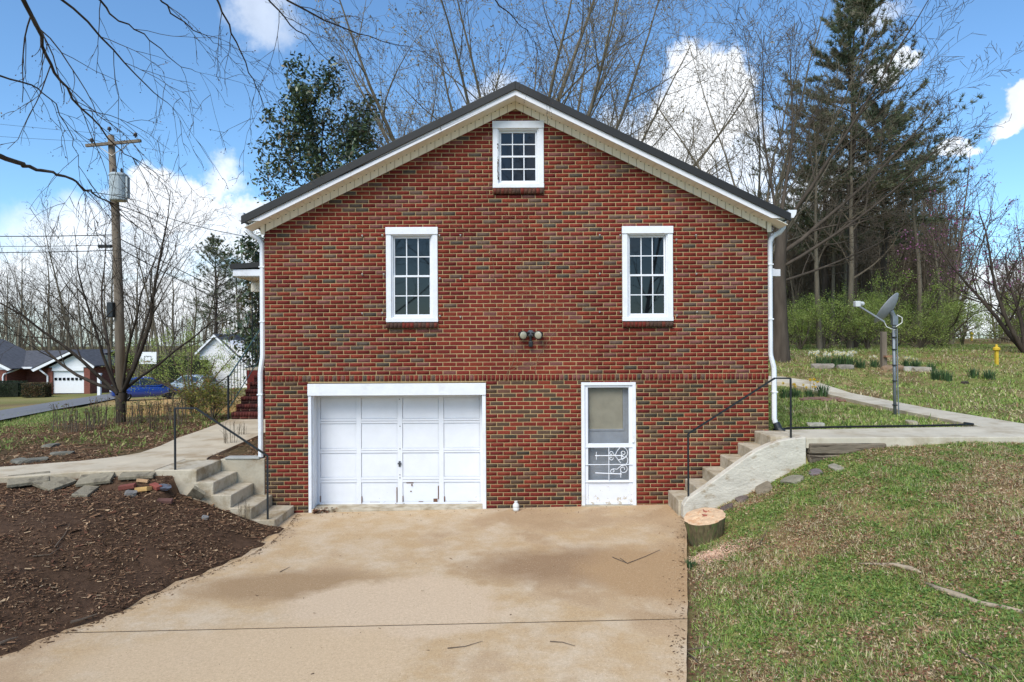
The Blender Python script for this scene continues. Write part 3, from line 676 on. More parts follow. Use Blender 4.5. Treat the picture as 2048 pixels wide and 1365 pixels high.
# storm door ---------------------------------------------------------
def dX(px, Y=.0): return W(px, 900, Y)[0]
def dZ(py, Y=.0): return W(1218, py, Y)[1]
zb0 = dZ(1012)
df = B().box(dx0, dx0 + .055, -.012, .12, zb0, dz1 - .05).box(dx1 - .055, dx1, -.012, .12, zb0, dz1 - .05).box(dx0, dx1, -.012, .12, dz1 - .05, dz1).obj('door_frame', WHITE, house, bevel=.004)
B().box(dx0 - .01, dx1 + .01, -.03, .3, zb0 - .1, zb0 + .012).obj('door_threshold', CONC, df)
sy = .012
X0, X1 = dx0 + .05, dx1 - .05; G0, G1 = dX(1176.5), dX(1258); U1, U0 = dZ(775.5), dZ(887.5); L1, L0 = dZ(896), dZ(961); K0 = dZ(1003)
b = B().box(X0, G0, sy, sy + .035, zb0 + .016, dz1 - .052).box(G1, X1, sy, sy + .035, zb0 + .016, dz1 - .052)
for (lo, hi) in ((U1, dz1 - .052), (L1, U0), (dZ(966.5), L0), (zb0 + .016, K0)): b.box(G0, G1, sy + .001, sy + .034, lo, hi)
sdoor = b.obj('storm_door', KICK, house, bevel=.005)
B().box(G0, G1, sy + .012, sy + .02, K0, dZ(966.5)).obj('kick_panel', KICK, sdoor)
scr = bpy.data.materials.new('screen_glass'); scr.use_nodes = True
def _scr():
    nt = scr.node_tree; b_ = nt.nodes['Principled BSDF']; b_.inputs['Base Color'].default_value = (.05, .055, .06, 1); b_.inputs['Roughness'].default_value = .12; b_.inputs['Specular IOR Level'].default_value = .6
    tr = nt.nodes.new('ShaderNodeBsdfTransparent'); tr.inputs[0].default_value = (.95, .95, .95, 1); ms = nt.nodes.new('ShaderNodeMixShader'); ms.inputs[0].default_value = .16
    nt.links.new(tr.outputs[0], ms.inputs[1]); nt.links.new(b_.outputs[0], ms.inputs[2]); nt.links.new(ms.outputs[0], nt.nodes['Material Output'].inputs[0])
_scr()
B().box(G0, G1, sy + .014, sy + .018, U0, U1).obj('glass_pane', scr, sdoor); B().box(G0, G1, sy + .014, sy + .018, L0, L1).obj('screen', scr, sdoor)
x, zz = dX(1266), dZ(884); B().lathe([(.004, 0), (.012, .004), (.012, .02), (.02, .03), (.016, .042), (.004, .046)], 12, (x, sy, zz), Matrix.Rotation(R(90), 3, 'X')).obj('door_knob', WHITE, sdoor, smooth=True)
gr = B(); gy = sy - .012
def P2(px, py): return (dX(px), gy, dZ(py))
def dspx(zx, zy): return 960 + zx / 3.25, 640 + zy / 3.25
def pl(pts, r=.006): gr.tube([P2(*dspx(*p)) for p in pts], r, 6)
def spiral(cx, cy, r0, r1, a0, a1, n=16):
    return [(cx + (r0 + (r1 - r0) * k / n) * math.cos(R(a0 + (a1 - a0) * k / n)), cy + (r0 + (r1 - r0) * k / n) * math.sin(R(a0 + (a1 - a0) * k / n))) for k in range(n + 1)]
pl([(683, 941), (992, 941)], .007); pl([(837, 826), (837, 1050)], .007); pl([(683, 828), (992, 828)], .006); pl([(683, 1054), (992, 1054)], .008)
pl([(748, 883), (930, 883)], .009); pl([(756, 858), (756, 908)], .006); pl([(748, 995), (920, 1003)], .009); pl([(914, 975), (914, 1026)], .006); pl([(919, 858), (919, 908)], .006)
pl(spiral(920, 866, 39, 38, -100, 60) + [(938, 898), (900, 912)]); pl([(878, 880), (893, 850), (913, 828), (935, 829)])
pl(spiral(852, 868, 14, 6, 20, -330)); pl(spiral(852, 900, 14, 6, -20, 330)); pl([(866, 872), (880, 885), (893, 905), (915, 932)])
pl(spiral(925, 915, 35, 34, -60, 110)); pl(spiral(930, 972, 30, 8, -80, 380, 24)); pl(spiral(862, 984, 16, 6, 100, 460)); pl([(862, 968), (890, 972), (910, 955), (930, 941)])
pl(spiral(932, 868, 16, 6, 180, 520)); pl(spiral(930, 898, 14, 6, 90, 430))
gr.obj('scroll_grille', WHITE, sdoor)
hb = B()
for py in (800, 905, 990): hb.box(X0 - .012, X0 + .012, sy - .012, sy - .001, dZ(py + 6), dZ(py - 6))
hb.obj('hinges', WHITE, sdoor)
# the wooden door behind it with its blind
ed = B().box(dx0 + .056, dx1 - .056, .13, .17, zb0 + .013, dz1 - .05).obj('entry_door', M('grey_white_paint', c(196, 200, 206), rough=.6), house)
EY = .13
bx0, bx1, bz1, bz0 = W(1178, 900, EY)[0], W(1246, 900, EY)[0], W(1218, 777, EY)[1], W(1218, 858, EY)[1]
B().box(bx0 - .02, bx1 + .02, EY - .012, EY - .001, bz0 - .03, bz0).box(bx1, bx1 + .03, EY - .012, EY - .001, bz0, bz1).box(bx0 - .03, bx0, EY - .012, EY - .001, bz0, bz1).obj('lite_frame', M('grey_white_paint', c(196, 200, 206)), ed)
B().box(bx0, bx1, EY - .004, EY - .0005, bz0, bz1).obj('door_glass', GLASS, ed)
bl = B(); n_ = 38
for k in range(n_):
    z0 = bz0 + (bz1 - bz0) * k / n_; bl.add([(bx0 + .004, EY - .012, z0), (bx1 - .004, EY - .012, z0), (bx1 - .004, EY - .006, z0 + .016), (bx0 + .004, EY - .006, z0 + .016)], [(0, 1, 2, 3)])
bl.obj('blind_slats', M('blind', c(206, 196, 170), rough=.7), ed)
for (px0, px1, py0, py1) in ((1180, 1210, 930, 985), (1216, 1246, 930, 985)):
    xa, zz0 = W(px0, py1, EY); xb, zz1 = W(px1, py0, EY); B().box(xa, xb, EY - .008, EY - .001, zz0, zz1).obj('panel', M('grey_white_paint', c(196, 200, 206)), ed, bevel=.006)

# porch on the left flank, small canopy on the right flank ------------
PZ = 2.05
pb = B().box(-7.5, -HX - .006, 7.92, 11.2, .3, PZ - .06)
PBR = M('porch_brick', c(112, 46, 40), rough=.9, var=.2, scale=9)
porch = pb.obj('porch', PBR, house); B().box(-7.55, -HX - .006, 7.915, 11.25, PZ - .059, PZ).obj('porch_floor', CONC, porch)
pr = B().box(-7.42, -HX - .006, 6.9, 11.6, 4.5, 4.56).obj('porch_soffit', CREAM, porch)
B().box(-7.44, -HX - .006, 6.86, 6.9, 4.53, 4.70).box(-7.46, -7.42, 6.9, 11.6, 4.53, 4.70).obj('porch_fascia', WHITE, porch)
B().prism([(-7.5, 4.71), (-HX - .006, 4.90), (-HX - .006, 5.05), (-7.5, 4.84)], 6.82, 11.65).obj('porch_roof', ROOFM, porch)
B().box(-7.42, -HX - .006, 8.04, 8.16, 4.2, 4.498).obj('porch_beam', CREAM, porch)
for px_ in (-7.3, -4.6):
    q = B()
    for (ox, oy) in ((-.11, 0), (.11, 0)): q.tube([(px_ + ox, 8.1, PZ), (px_ + ox, 8.1, 4.2)], .016, 6)
    zz = PZ + .1
    while zz < 4.1:
        for s in (-1, 1): q.tube([(px_ + s * .1, 8.1, zz), (px_ + s * .02, 8.1, zz + .07), (px_ + s * .02, 8.1, zz + .16), (px_ + s * .1, 8.1, zz + .23)], .011, 5)
        zz += .25
    q.obj('iron_post', BLACKM, porch)
cp = B().prism([(HX + .006, 4.16), (5.0, 4.02), (5.0, 4.1), (HX + .006, 4.5)], 1.85, 3.9).obj('side_canopy', M('pale_shingle', c(196, 194, 190), rough=.9, bump=.4), house)
B().box(HX + .006, 5.04, 1.80, 1.845, 3.98, 4.11).box(5.005, 5.045, 1.85, 3.9, 3.98, 4.11).obj('canopy_fascia', WHITE, cp)

# ------------------------------------------------------------------ brick steps to the porch with iron rail
bst = empty('brick_steps', (-6.2, 6.8, .8), 'dark red brick steps climbing to the left porch', 'steps')
SBR = M('step_brick', (0, 0, 0), rough=.9, var=.2, scale=20, bump=.3, attr='Col', spec=.15)
nr = 7; rise = (PZ - .86) / nr
for k in range(nr):
    y0 = 5.8 + k * .3; z0 = .86 + k * rise; V = []; Cc = []; Fi = []
    def addb(v, col): 
        n = len(V); V.extend(v); Cc.extend([col] * 8); Fi.extend([tuple(n + q for q in f) for f in BF + [(7, 6, 5, 4)]])
    xx = -7.07
    while xx < -4.2:                      # rowlock nosing
        e = min(xx + .066, -4.2); a = xx + .004; z1 = z0 + rise
        addb([(a, y0 - .015, z1 - .1), (e, y0 - .015, z1 - .1), (e, y0 - .015, z1), (a, y0 - .015, z1), (a, y0 + .3, z1 - .1), (e, y0 + .3, z1 - .1), (e, y0 + .3, z1), (a, y0 + .3, z1)], lin(br.choice([(86, 44, 40), (74, 40, 38), (94, 50, 44)]))); xx += .07
    xx = -7.07 + (k % 2) * -.1
    while xx < -4.2:
        a = max(xx, -7.07) + .005; e = min(xx + .208, -4.2); z1 = z0 + rise - .105
        addb([(a, y0, z0 + .004), (e, y0, z0 + .004), (e, y0, z1), (a, y0, z1), (a, y0 + .3, z0 + .004), (e, y0 + .3, z0 + .004), (e, y0 + .3, z1), (a, y0 + .3, z1)], lin(br.choice([(88, 46, 40), (78, 44, 40), (98, 52, 44), (70, 48, 44)]))); xx += .2185
    V = np.array(V) - np.array(bst.location); st = link('step', raw_mesh('step', V, np.array(Fi).ravel(), np.full(len(Fi), 4), SBR, np.array(Cc)), bst)
    B().box(-7.062, -4.21, y0 + .008, y0 + .31, .3, z0 + rise - .02).obj('mortar_core', M('step_mortar', c(150, 124, 100), rough=.95), st)
rl = empty('iron_stair_rail', (-7.1, 5.7, .86), 'dark iron railing up the porch steps', 'railing')
y0 = 5.75
B().tube([(-7.12, y0, .6), (-7.12, y0, 1.95)], .026, 6).obj('newel_post', BLACKM, rl)
for x_ in (-7.12,):
    top = [(x_, y0, 1.9), (x_, 7.9, 1.9 + 2.15 * rise / .3), (x_, 11.0, 1.9 + 2.15 * rise / .3)]
    B().tube(top, .02, 6).obj('top_rail', M('verdigris_iron', c(70, 96, 98), rough=.5), rl)
    B().tube([(p[0], p[1], p[2] - .78) for p in top], .014, 6).obj('bottom_rail', M('verdigris_iron', c(70, 96, 98)), rl)
    y = y0 + .18
    while y < 10.9:
        zt = 1.9 + min(y - y0, 2.15) * rise / .3; B().tube([(x_, y, zt - .78), (x_, y, zt)], .0085, 5, cap=False).obj('baluster', BLACKM, rl); y += .2

# ------------------------------------------------------------------ left concrete steps, retaining wall, walk, handrail
ls = empty('concrete_steps', (-4.2, -.5, 0), 'short flight of concrete steps left of the garage, running up to the front walk', 'steps')
txs = [-3.655, -4.01, -4.32, -4.59, -4.85]; tzs = [.107, .285, .48, .67, .86]
for k in range(5):
    xb = txs[k + 1] - .02 if k < 4 else -5.45
    o = B().hexa([(xb, -.95, -.2), (txs[k], -.95, -.2), (txs[k], -.02 if txs[k] > -4.2 else -.015, -.2), (xb, -.015, -.2), (xb, -.95 , tzs[k]), (txs[k] + .01, -.95 + .015 * k, tzs[k] - .006), (txs[k] + .005, -.015, tzs[k] - .006), (xb, -.015, tzs[k])]).obj('step', CONC, ls, bevel=.014)
rw = B().box(-4.86, -HX - .008, -.012, .13, -.2, .86).obj('retaining_wall', M('stucco', c(176, 166, 146), rough=.95, var=.14, scale=3, bump=.6, bscale=30, col3=c(140, 120, 96), thr3=(.5, .7), scale3=2.0), None, bevel=.012)
tag(rw, 'low stained stucco retaining wall between the left steps and house corner', 'wall')
cap = B().box(-4.78, -4.22, -.03, .16, .862, .89).obj('cap_slab', GCONC, None, bevel=.006); tag(cap, 'thin grey slab lying on the stucco retaining wall', 'slab')
def handrail(name, label, pts, posts, r=.018):
    h = empty(name, posts[0][0], label, 'handrail')
    B().tube(pts, r, 4).obj('rail', BLACKM, h)
    for (a, b_) in posts: B().tube([a, b_], r * .95, 4).obj('post', BLACKM, h)
yy = -.9
def hp(px, py): p = at(px, py, D + yy); return (p[0], yy, p[2])
a0, a1, a2, a3 = hp(350, 817), hp(392, 817), hp(535, 912), hp(532, 1030)
handrail('handrail', 'black iron handrail on the left concrete steps', [a0, a1, a2], [((a0[0], yy, .84), a0), ((a2[0], yy, .08), a2)])

def sheet(name, polys, mat, kind='structure', label=None, cat=None, bevel=.01, group=None):
    """slab pieces: list of (outline points with z, thickness)"""
    first = None
    for (pts, th) in polys:
        b = B(); n = len(pts)
        b.add([p for p in pts] + [(p[0], p[1], p[2] - th) for p in pts], [tuple(range(n)), tuple(range(2 * n - 1, n - 1, -1))] + [(i, i + n, (i + 1) % n + n, (i + 1) % n) for i in range(n)])
        if first is None: first = tag(b.obj(name, mat, None, bevel=bevel), label, cat, group, kind)
        else: b.obj('slab', mat, first, bevel=bevel)
    return first
WALKM = M('walk_concrete', c(196, 182, 158), rough=.9, var=.1, scale=2.2, bump=.3, bscale=80, spec=.2, col3=c(168, 148, 120), thr3=(.48, .66), scale3=1.5)
WALKR = M('walk_concrete_grey', c(196, 186, 166), rough=.9, var=.1, scale=2.2, bump=.3, bscale=80, spec=.2, col3=c(168, 154, 130), thr3=(.48, .66), scale3=1.6)
def gp(px, py, z): r_ = ray(px, py); t = (z - CAM[2]) / r_[2]; p = CAM + r_ * t; return (p[0], p[1], z)
zl = .862
nearL = [(-5.46, -.93, zl), gp(160, 944, zl), gp(0, 956, zl), gp(-260, 985, zl)]
farL = [gp(-260, 946, zl), gp(0, 934, zl), gp(160, 922, zl), gp(230, 914, zl), gp(279, 906, zl), gp(320, 892, zl), gp(355, 876, zl)]
j0 = gp(400, 861, zl); j1 = (-5.32, j0[1] - .3, zl)
sheet('front_walk', [(nearL + farL + [(j0[0], j0[1], zl), j1, (-5.15, .2, zl), (-5.1, .03, zl), (-5.452, .03, zl)][0:], .2),
                     ([(j0[0] - .0, j0[1] + .015, zl), (-7.12, 5.78, zl), (-5.3, 5.78, zl), (-5.32, j1[1] + .015, zl)], .2)], WALKM)

# ------------------------------------------------------------------ right concrete steps with curved cheek wall, walk, handrail
rs = empty('concrete_steps', (3.2, -.4, 0), 'concrete steps with a curved cheek wall right of the storm door', 'steps')
rx_ = [2.466, 2.745, 3.03, 3.32, 3.61, 3.885]; rz_ = [.317, .507, .703, .897, 1.09, 1.283]
for k in range(6):
    xb = rx_[k + 1] + .02 if k < 5 else 4.36
    B().box(rx_[k], xb, -.72, -.012, -.1, rz_[k]).obj('step', CONC, rs, bevel=.014)
ch = []
top = [(2.50, .27), (2.56, .36), (2.8, .52), (3.05, .70), (3.3, .88), (3.5, 1.02), (3.65, 1.11), (3.8, 1.18), (3.95, 1.235), (4.1, 1.265), (4.36, 1.292)]
B().prism(top + [(4.36, .4), (2.50, -.1)], -.88, -.722).obj('cheek_wall', M('rough_stucco', c(202, 194, 178), rough=.95, var=.12, scale=5, bump=1.0, bscale=22, col3=c(158, 138, 110), thr3=(.55, .68), scale3=4, stretch=(1, 1, 1.6)), rs, bevel=.012)
yy = -.78
b0, b1, b2, b3 = hp(1581, 757), hp(1549, 757), hp(1376, 868), hp(1376, 978)
handrail('handrail', 'black iron handrail on the right concrete steps', [b0, b1, b2], [((b0[0], yy, 1.25), b0), ((b2[0], yy, .3), b2)])
zw = 1.284
wk = [([(4.365, -.88, zw), (7.0, -.9, zw), (9.2, -.86, zw), (13, -.8, zw + .05), (24, -.6, zw + .1), (24, .6, zw + .1), (13, .45, zw + .05), (8.86, .40, zw), (7.86, .36, zw), (4.365, .06, zw)], .16),
      ([(7.88, .375, zw), (8.84, .415, zw), (8.88, 3.6, zw), (8.1, 3.6, zw)], .14), ([(8.1, 3.615, zw), (8.88, 3.615, zw), (8.95, 7.0, zw + .06), (8.22, 7.0, zw + .06)], .14),
      ([(8.22, 7.015, zw + .06), (8.95, 7.015, zw + .06), (8.9, 8.9, zw + .24), (8.3, 9.9, zw + .34), (7.0, 10.4, zw + .4), (4.2, 10.4, zw + .4), (4.2, 9.5, zw + .4), (7.0, 9.4, zw + .36), (8.0, 8.6, zw + .22)], .14)]
sheet('side_walk', wk, WALKR)
TIM = M('weathered_timber', c(120, 108, 92), rough=.95, var=.35, scale=5, bump=.8, bscale=25, stretch=(.6, 6, 6), col3=c(64, 54, 44), thr3=(.5, .6), scale3=4)
for k, (z0, z1, xe, lab) in enumerate([(1.04, 1.2, 5.55, 'upper weathered timber edging under the right walk'), (.83, 1.03, 5.0, 'lower weathered timber half buried beside the cheek wall')]):
    o = B().box(4.40, xe, -.93 - .01 * k, -.76, z0, z1).obj('landscape_timber', TIM, None, bevel=.018); tag(o, lab, 'timber')
EDG = M('black_plastic', c(30, 32, 32), rough=.5)
o = B().tube([(4.25, .14, 1.28), (4.6, .17, 1.30), (5.6, .25, 1.305), (6.8, .36, 1.30), (7.6, .46, 1.30), (7.88, .6, 1.295), (7.86, .8, 1.29)], .018, 8).obj('lawn_edging', EDG, None); tag(o, 'black plastic edging pipe along the right walk', 'edging')

# ------------------------------------------------------------------ vegetation builders
def segs_mesh(S, name, mat, colors=None, twig_min=None):
    """S rows: p0(3) p1(3) t0(3) t1(3) r0 r1 ; shared rings at shared nodes"""
    S = np.asarray(S, dtype=float); Vs = []; Fs = []; base = 0
    ref = np.array([.31, .9, .29]); ref /= np.linalg.norm(ref)
    groups = [(S[:, 12] > .07, 9), ((S[:, 12] <= .07) & (S[:, 12] > .02), 5), (S[:, 12] <= .02, 3)]
    for m, n in groups:
        s = S[m]
        if not len(s): continue
        ang = 2 * np.pi * np.arange(n) / n; ca = np.cos(ang)[None, :, None]; sa = np.sin(ang)[None, :, None]
        rings = []
        for (p, t, r_) in ((s[:, 0:3], s[:, 6:9], s[:, 12]), (s[:, 3:6], s[:, 9:12], s[:, 13])):
            t = t / np.maximum(np.linalg.norm(t, axis=1, keepdims=True), 1e-9); u = ref - t * (t @ ref)[:, None]; u /= np.maximum(np.linalg.norm(u, axis=1, keepdims=True), 1e-9); w = np.cross(t, u)
            rings.append(p[:, None] + (u[:, None] * ca + w[:, None] * sa) * r_[:, None, None])
        V = np.concatenate(rings, axis=1).reshape(-1, 3); k = len(s); b0 = base + np.arange(k)[:, None] * 2 * n; j = np.arange(n)[None]
        f = np.stack([b0 + j, b0 + (j + 1) % n, b0 + n + (j + 1) % n, b0 + n + j], 2).reshape(-1, 4)
        Vs.append(V); Fs.append(f); base += len(V)
    V = np.concatenate(Vs); Fq = np.concatenate(Fs)
    return raw_mesh(name, V, Fq.ravel(), np.full(len(Fq), 4), mat, colors, True)
def norm3(x, y, z):
    l = math.sqrt(x * x + y * y + z * z) or 1e-9; return x / l, y / l, z / l
def grow(S, tips, p, d, L, r, lvl, P, rg, nodes=None):
    q = P[lvl]; n = q['seg']; st = L / n; pts = [p]; ds = [d]; rs = [r]; tap = q.get('taper', .75)
    for i in range(n):
        w = q['wander']; up = q.get('up', 0)
        d = norm3(d[0] + rg.gauss(0, w), d[1] + rg.gauss(0, w), d[2] + rg.gauss(0, w) + up); p = (p[0] + d[0] * st, p[1] + d[1] * st, p[2] + d[2] * st)
        pts.append(p); ds.append(d); rs.append(max(r * (1 - tap * (i + 1) / n), q.get('rmin', .003)))
    for i in range(n): S.append((*pts[i], *pts[i + 1], *ds[i], *ds[i + 1], rs[i], rs[i + 1]))
    if nodes is not None and lvl >= q.get('nodelvl', 99): nodes.extend(pts[1:])
    if lvl + 1 >= len(P): tips.append((pts[-1], ds[-1])); return
    nc = q['kids']; nc = nc if isinstance(nc, int) else rg.randint(*nc)
    f0 = q.get('start', .3); az = rg.uniform(0, 6.28)
    for k in range(nc):
        f = f0 + (1 - f0) * (k + rg.random()) / nc; x = f * n; i = min(int(x), n - 1); fr_ = x - i
        pp = tuple(pts[i][a] + (pts[i + 1][a] - pts[i][a]) * fr_ for a in range(3)); dd = ds[i + 1]
        az += 2.4 + rg.gauss(0, .5); an = R(rg.gauss(q['angle'], q.get('avar', 10)))
        ux, uy, uz = norm3(*( (dd[1], -dd[0], 0.01) if abs(dd[2]) < .95 else (1, 0, -dd[0]) ))
        wx_, wy_, wz_ = dd[1] * uz - dd[2] * uy, dd[2] * ux - dd[0] * uz, dd[0] * uy - dd[1] * ux
        ca, sa = math.cos(az), math.sin(az); s_ = math.sin(an); c_ = math.cos(an)
        nd = norm3(dd[0] * c_ + (ux * ca + wx_ * sa) * s_, dd[1] * c_ + (uy * ca + wy_ * sa) * s_, dd[2] * c_ + (uz * ca + wz_ * sa) * s_)
        rl_ = rs[i] + (rs[i + 1] - rs[i]) * fr_
        grow(S, tips, pp, nd, L * q['ratio'] * (1 - q.get('fade', .5) * (f - f0) / (1 - f0 + 1e-6)) * rg.uniform(.75, 1.2), max(rl_ * q.get('rr', .6), .0035), lvl + 1, P, rg, nodes)
    tips.append((pts[-1], ds[-1]))
def flakes(P, L, Wd, yaw, tilt, roll, cols, name, mat, pointed=False, bend=0.0):
    """quads (or kites) centred at P; yaw about z, tilt = pitch of the long axis"""
    n = len(P); cy, sy_ = np.cos(yaw), np.sin(yaw); ct, st = np.cos(tilt), np.sin(tilt)
    a = np.stack([cy * ct, sy_ * ct, st], 1); b0 = np.stack([-sy_, cy, np.zeros(n)], 1); nrm = np.cross(a, b0)
    b_ = b0 * np.cos(roll)[:, None] + nrm * np.sin(roll)[:, None]
    h = a * (L / 2)[:, None]; w = b_ * (Wd / 2)[:, None]
    if pointed: V = np.stack([P - h, P + w - h * .1, P + h, P - w - h * .1], 1)
    else: V = np.stack([P - h - w, P + h - w * .7, P + h + w * .7, P - h + w], 1)
    if bend: V[:, 2] += np.cross(a, b_) * (L * bend)[:, None]
    V = V.reshape(-1, 3); f = np.arange(4 * n)
    return raw_mesh(name, V, f, np.full(n, 4), mat, np.repeat(cols, 4, axis=0))
def pal(n, colors, weights, jit=.18, g=None):
    g = g or rng; a = np.array([lin(k) for k in colors]); i = g.choice(len(a), n, p=np.array(weights) / sum(weights)); return a[i] * g.uniform(1 - jit, 1 + jit, (n, 1))
def leaf_cloud(P, size, colors, weights, name, mat, g=None, aspect=.5, up=.3):
    g = g or rng; n = len(P); L = size * g.uniform(.6, 1.3, n)
    return flakes(P, L, L * aspect, g.uniform(0, 6.28, n), g.normal(up, .6, n), g.normal(0, .8, n), pal(n, colors, weights, g=g), name, mat, True)
BARK = M('grey_bark', c(112, 103, 88), rough=.95, var=.3, scale=6, bump=.8, bscale=18, stretch=(1, 1, .25), spec=.1)
BARKB2 = M('trunk_bark', c(82, 73, 64), rough=.95, var=.3, scale=6, bump=.9, bscale=18, stretch=(1, 1, .2), spec=.1)
BARKD = M('dark_bark', c(70, 62, 54), rough=.95, var=.35, scale=8, bump=.8, bscale=20, stretch=(1, 1, .3), spec=.1)
BARKB = M('brown_bark', c(104, 94, 80), rough=.95, var=.3, scale=8, bump=.8, bscale=20, stretch=(1, 1, .3), spec=.1)
LEAF = M('leaf', (0, 0, 0), rough=.6, var=.1, attr='Col', spec=.3, transl=.3)
GLOSSY = M('glossy_leaf', (0, 0, 0), rough=.32, var=.1, attr='Col', spec=.5, transl=.1)
DRY = M('dry_litter', (0, 0, 0), rough=.95, var=.15, attr='Col', spec=.1)
def tree_obj(name, base, S, mat, label, cat='tree', group=None, leaves=None, extra='crown', split=.06):
    """trunk + limbs as one part, twigs as the crown"""
    t = empty(name, base, label, cat, group)
    S = np.asarray(S); big = S[:, 12] > split
    link('trunk', segs_mesh(S[big], 'trunk', mat), t)
    if (~big).any(): link('crown', segs_mesh(S[~big], 'crown', mat), t)
    for (nm, me) in (leaves or []): link(nm, me, t)
    return t

# tall bare many-stemmed tree behind the ridge -----------------------
rg = random.Random(5)
P_big = [dict(seg=9, wander=.05, up=.03, kids=(9, 11), start=.18, angle=34, ratio=.42, fade=.5, rr=.5, taper=.85),
         dict(seg=7, wander=.09, up=.05, kids=(8, 10), start=.15, angle=38, ratio=.45, fade=.4, rr=.55, taper=.88),
         dict(seg=4, wander=.13, up=.05, kids=(5, 7), start=.15, angle=42, ratio=.5, rr=.62, taper=.75, rmin=.005),
         dict(seg=3, wander=.18, up=.03, kids=0, angle=40, ratio=.5, taper=.5, rmin=.0075)]
S = []; tips = []
S.append((0, 0, -.4, 0, 0, 2.2, 0, 0, 1, 0, 0, 1, .62, .5))
for k in range(17):
    a = k * 2.4 + rg.uniform(-.3, .3); sp = R(3 + 44 * math.sqrt((k + .4) / 17)); d = norm3(math.cos(a) * math.sin(sp) * 1.25, math.sin(a) * math.sin(sp) * .7, math.cos(sp))
    grow(S, tips, (d[0] * .3, d[1] * .3, 1.5 + rg.random()), d, rg.uniform(17, 21) * (1 - .12 * sp), rg.uniform(.14, .20), 0, P_big, rg)
tp = np.array([t[0] for t in tips]); n = min(len(tp), 15000); tp = tp[rng.choice(len(tp), n, False)] + rng.normal(0, .05, (n, 3))
bud = leaf_cloud(tp, .12, [(176, 160, 120), (150, 132, 96), (130, 112, 84)], [3, 3, 2], 'buds', LEAF)
bp_ = at(1010, 560, 33.5)
tree_obj('bare_tree', (bp_[0], bp_[1], tz(bp_[0], bp_[1])), S, BARK, 'tall bare many-stemmed tree fanning out behind the roof ridge', leaves=[('buds', bud)], split=.05)

# bare tree at the right corner of the house -------------------------
S = []; tips = []; rg = random.Random(21)
S_tr = [(0, 0, -.4), (.02, 0, 1.2), (.0, .05, 3.0), (.12, .05, 5.0)]
for a, b_, r0, r1 in zip(S_tr[:-1], S_tr[1:], (.40, .26, .23), (.26, .23, .18)): S.append((*a, *b_, 0, 0, 1, 0, 0, 1, r0, r1))
P_r = [dict(P_big[0], kids=(7, 9), start=.15, ratio=.5), P_big[1], dict(P_big[2], kids=(4, 6)), P_big[3]]
for (dx_, dy_, dz_, L_, r_, z0) in [(.85, -.1, .62, 8.5, .085, 3.9), (.5, -.3, .85, 9, .08, 4.6), (.25, .2, 1, 8.5, .08, 4.9), (-.15, .1, 1, 7.5, .06, 4.9), (.95, .3, .25, 6, .06, 2.9), (.95, -.3, .42, 7, .07, 3.4)]:
    grow(S, tips, (.02, .02, z0), norm3(dx_, dy_, dz_), L_, r_, 0, P_r, rg)
rb = at(1560, 690, 25); tree_obj('bare_tree', (rb[0], rb[1], tz(rb[0], rb[1])), S, BARKB2, 'dark-trunked bare tree just right of the house corner', split=.05)
S = []; tips = []; S.append((0, 0, -.4, 0, 0, 3.4, 0, 0, 1, 0, 0, 1, .34, .26))
for k in range(9):
    a = k * 2.4 + rg.uniform(-.3, .3); sp = R(3 + 38 * math.sqrt((k + .3) / 9)); d = norm3(math.cos(a) * math.sin(sp) * 1.2, math.sin(a) * math.sin(sp) * .8, math.cos(sp))
    grow(S, tips, (d[0] * .2, d[1] * .2, 3.0 + rg.random() * .5), d, rg.uniform(9.5, 12.5) * (1 - .15 * sp), rg.uniform(.055, .085), 0, P_r, rg)
rb = at(1512, 690, 29); tree_obj('bare_tree', (rb[0], rb[1], tz(rb[0], rb[1])), S, BARK, 'grey bare tree fanning up behind the right roof slope before the big cloud', split=.05)

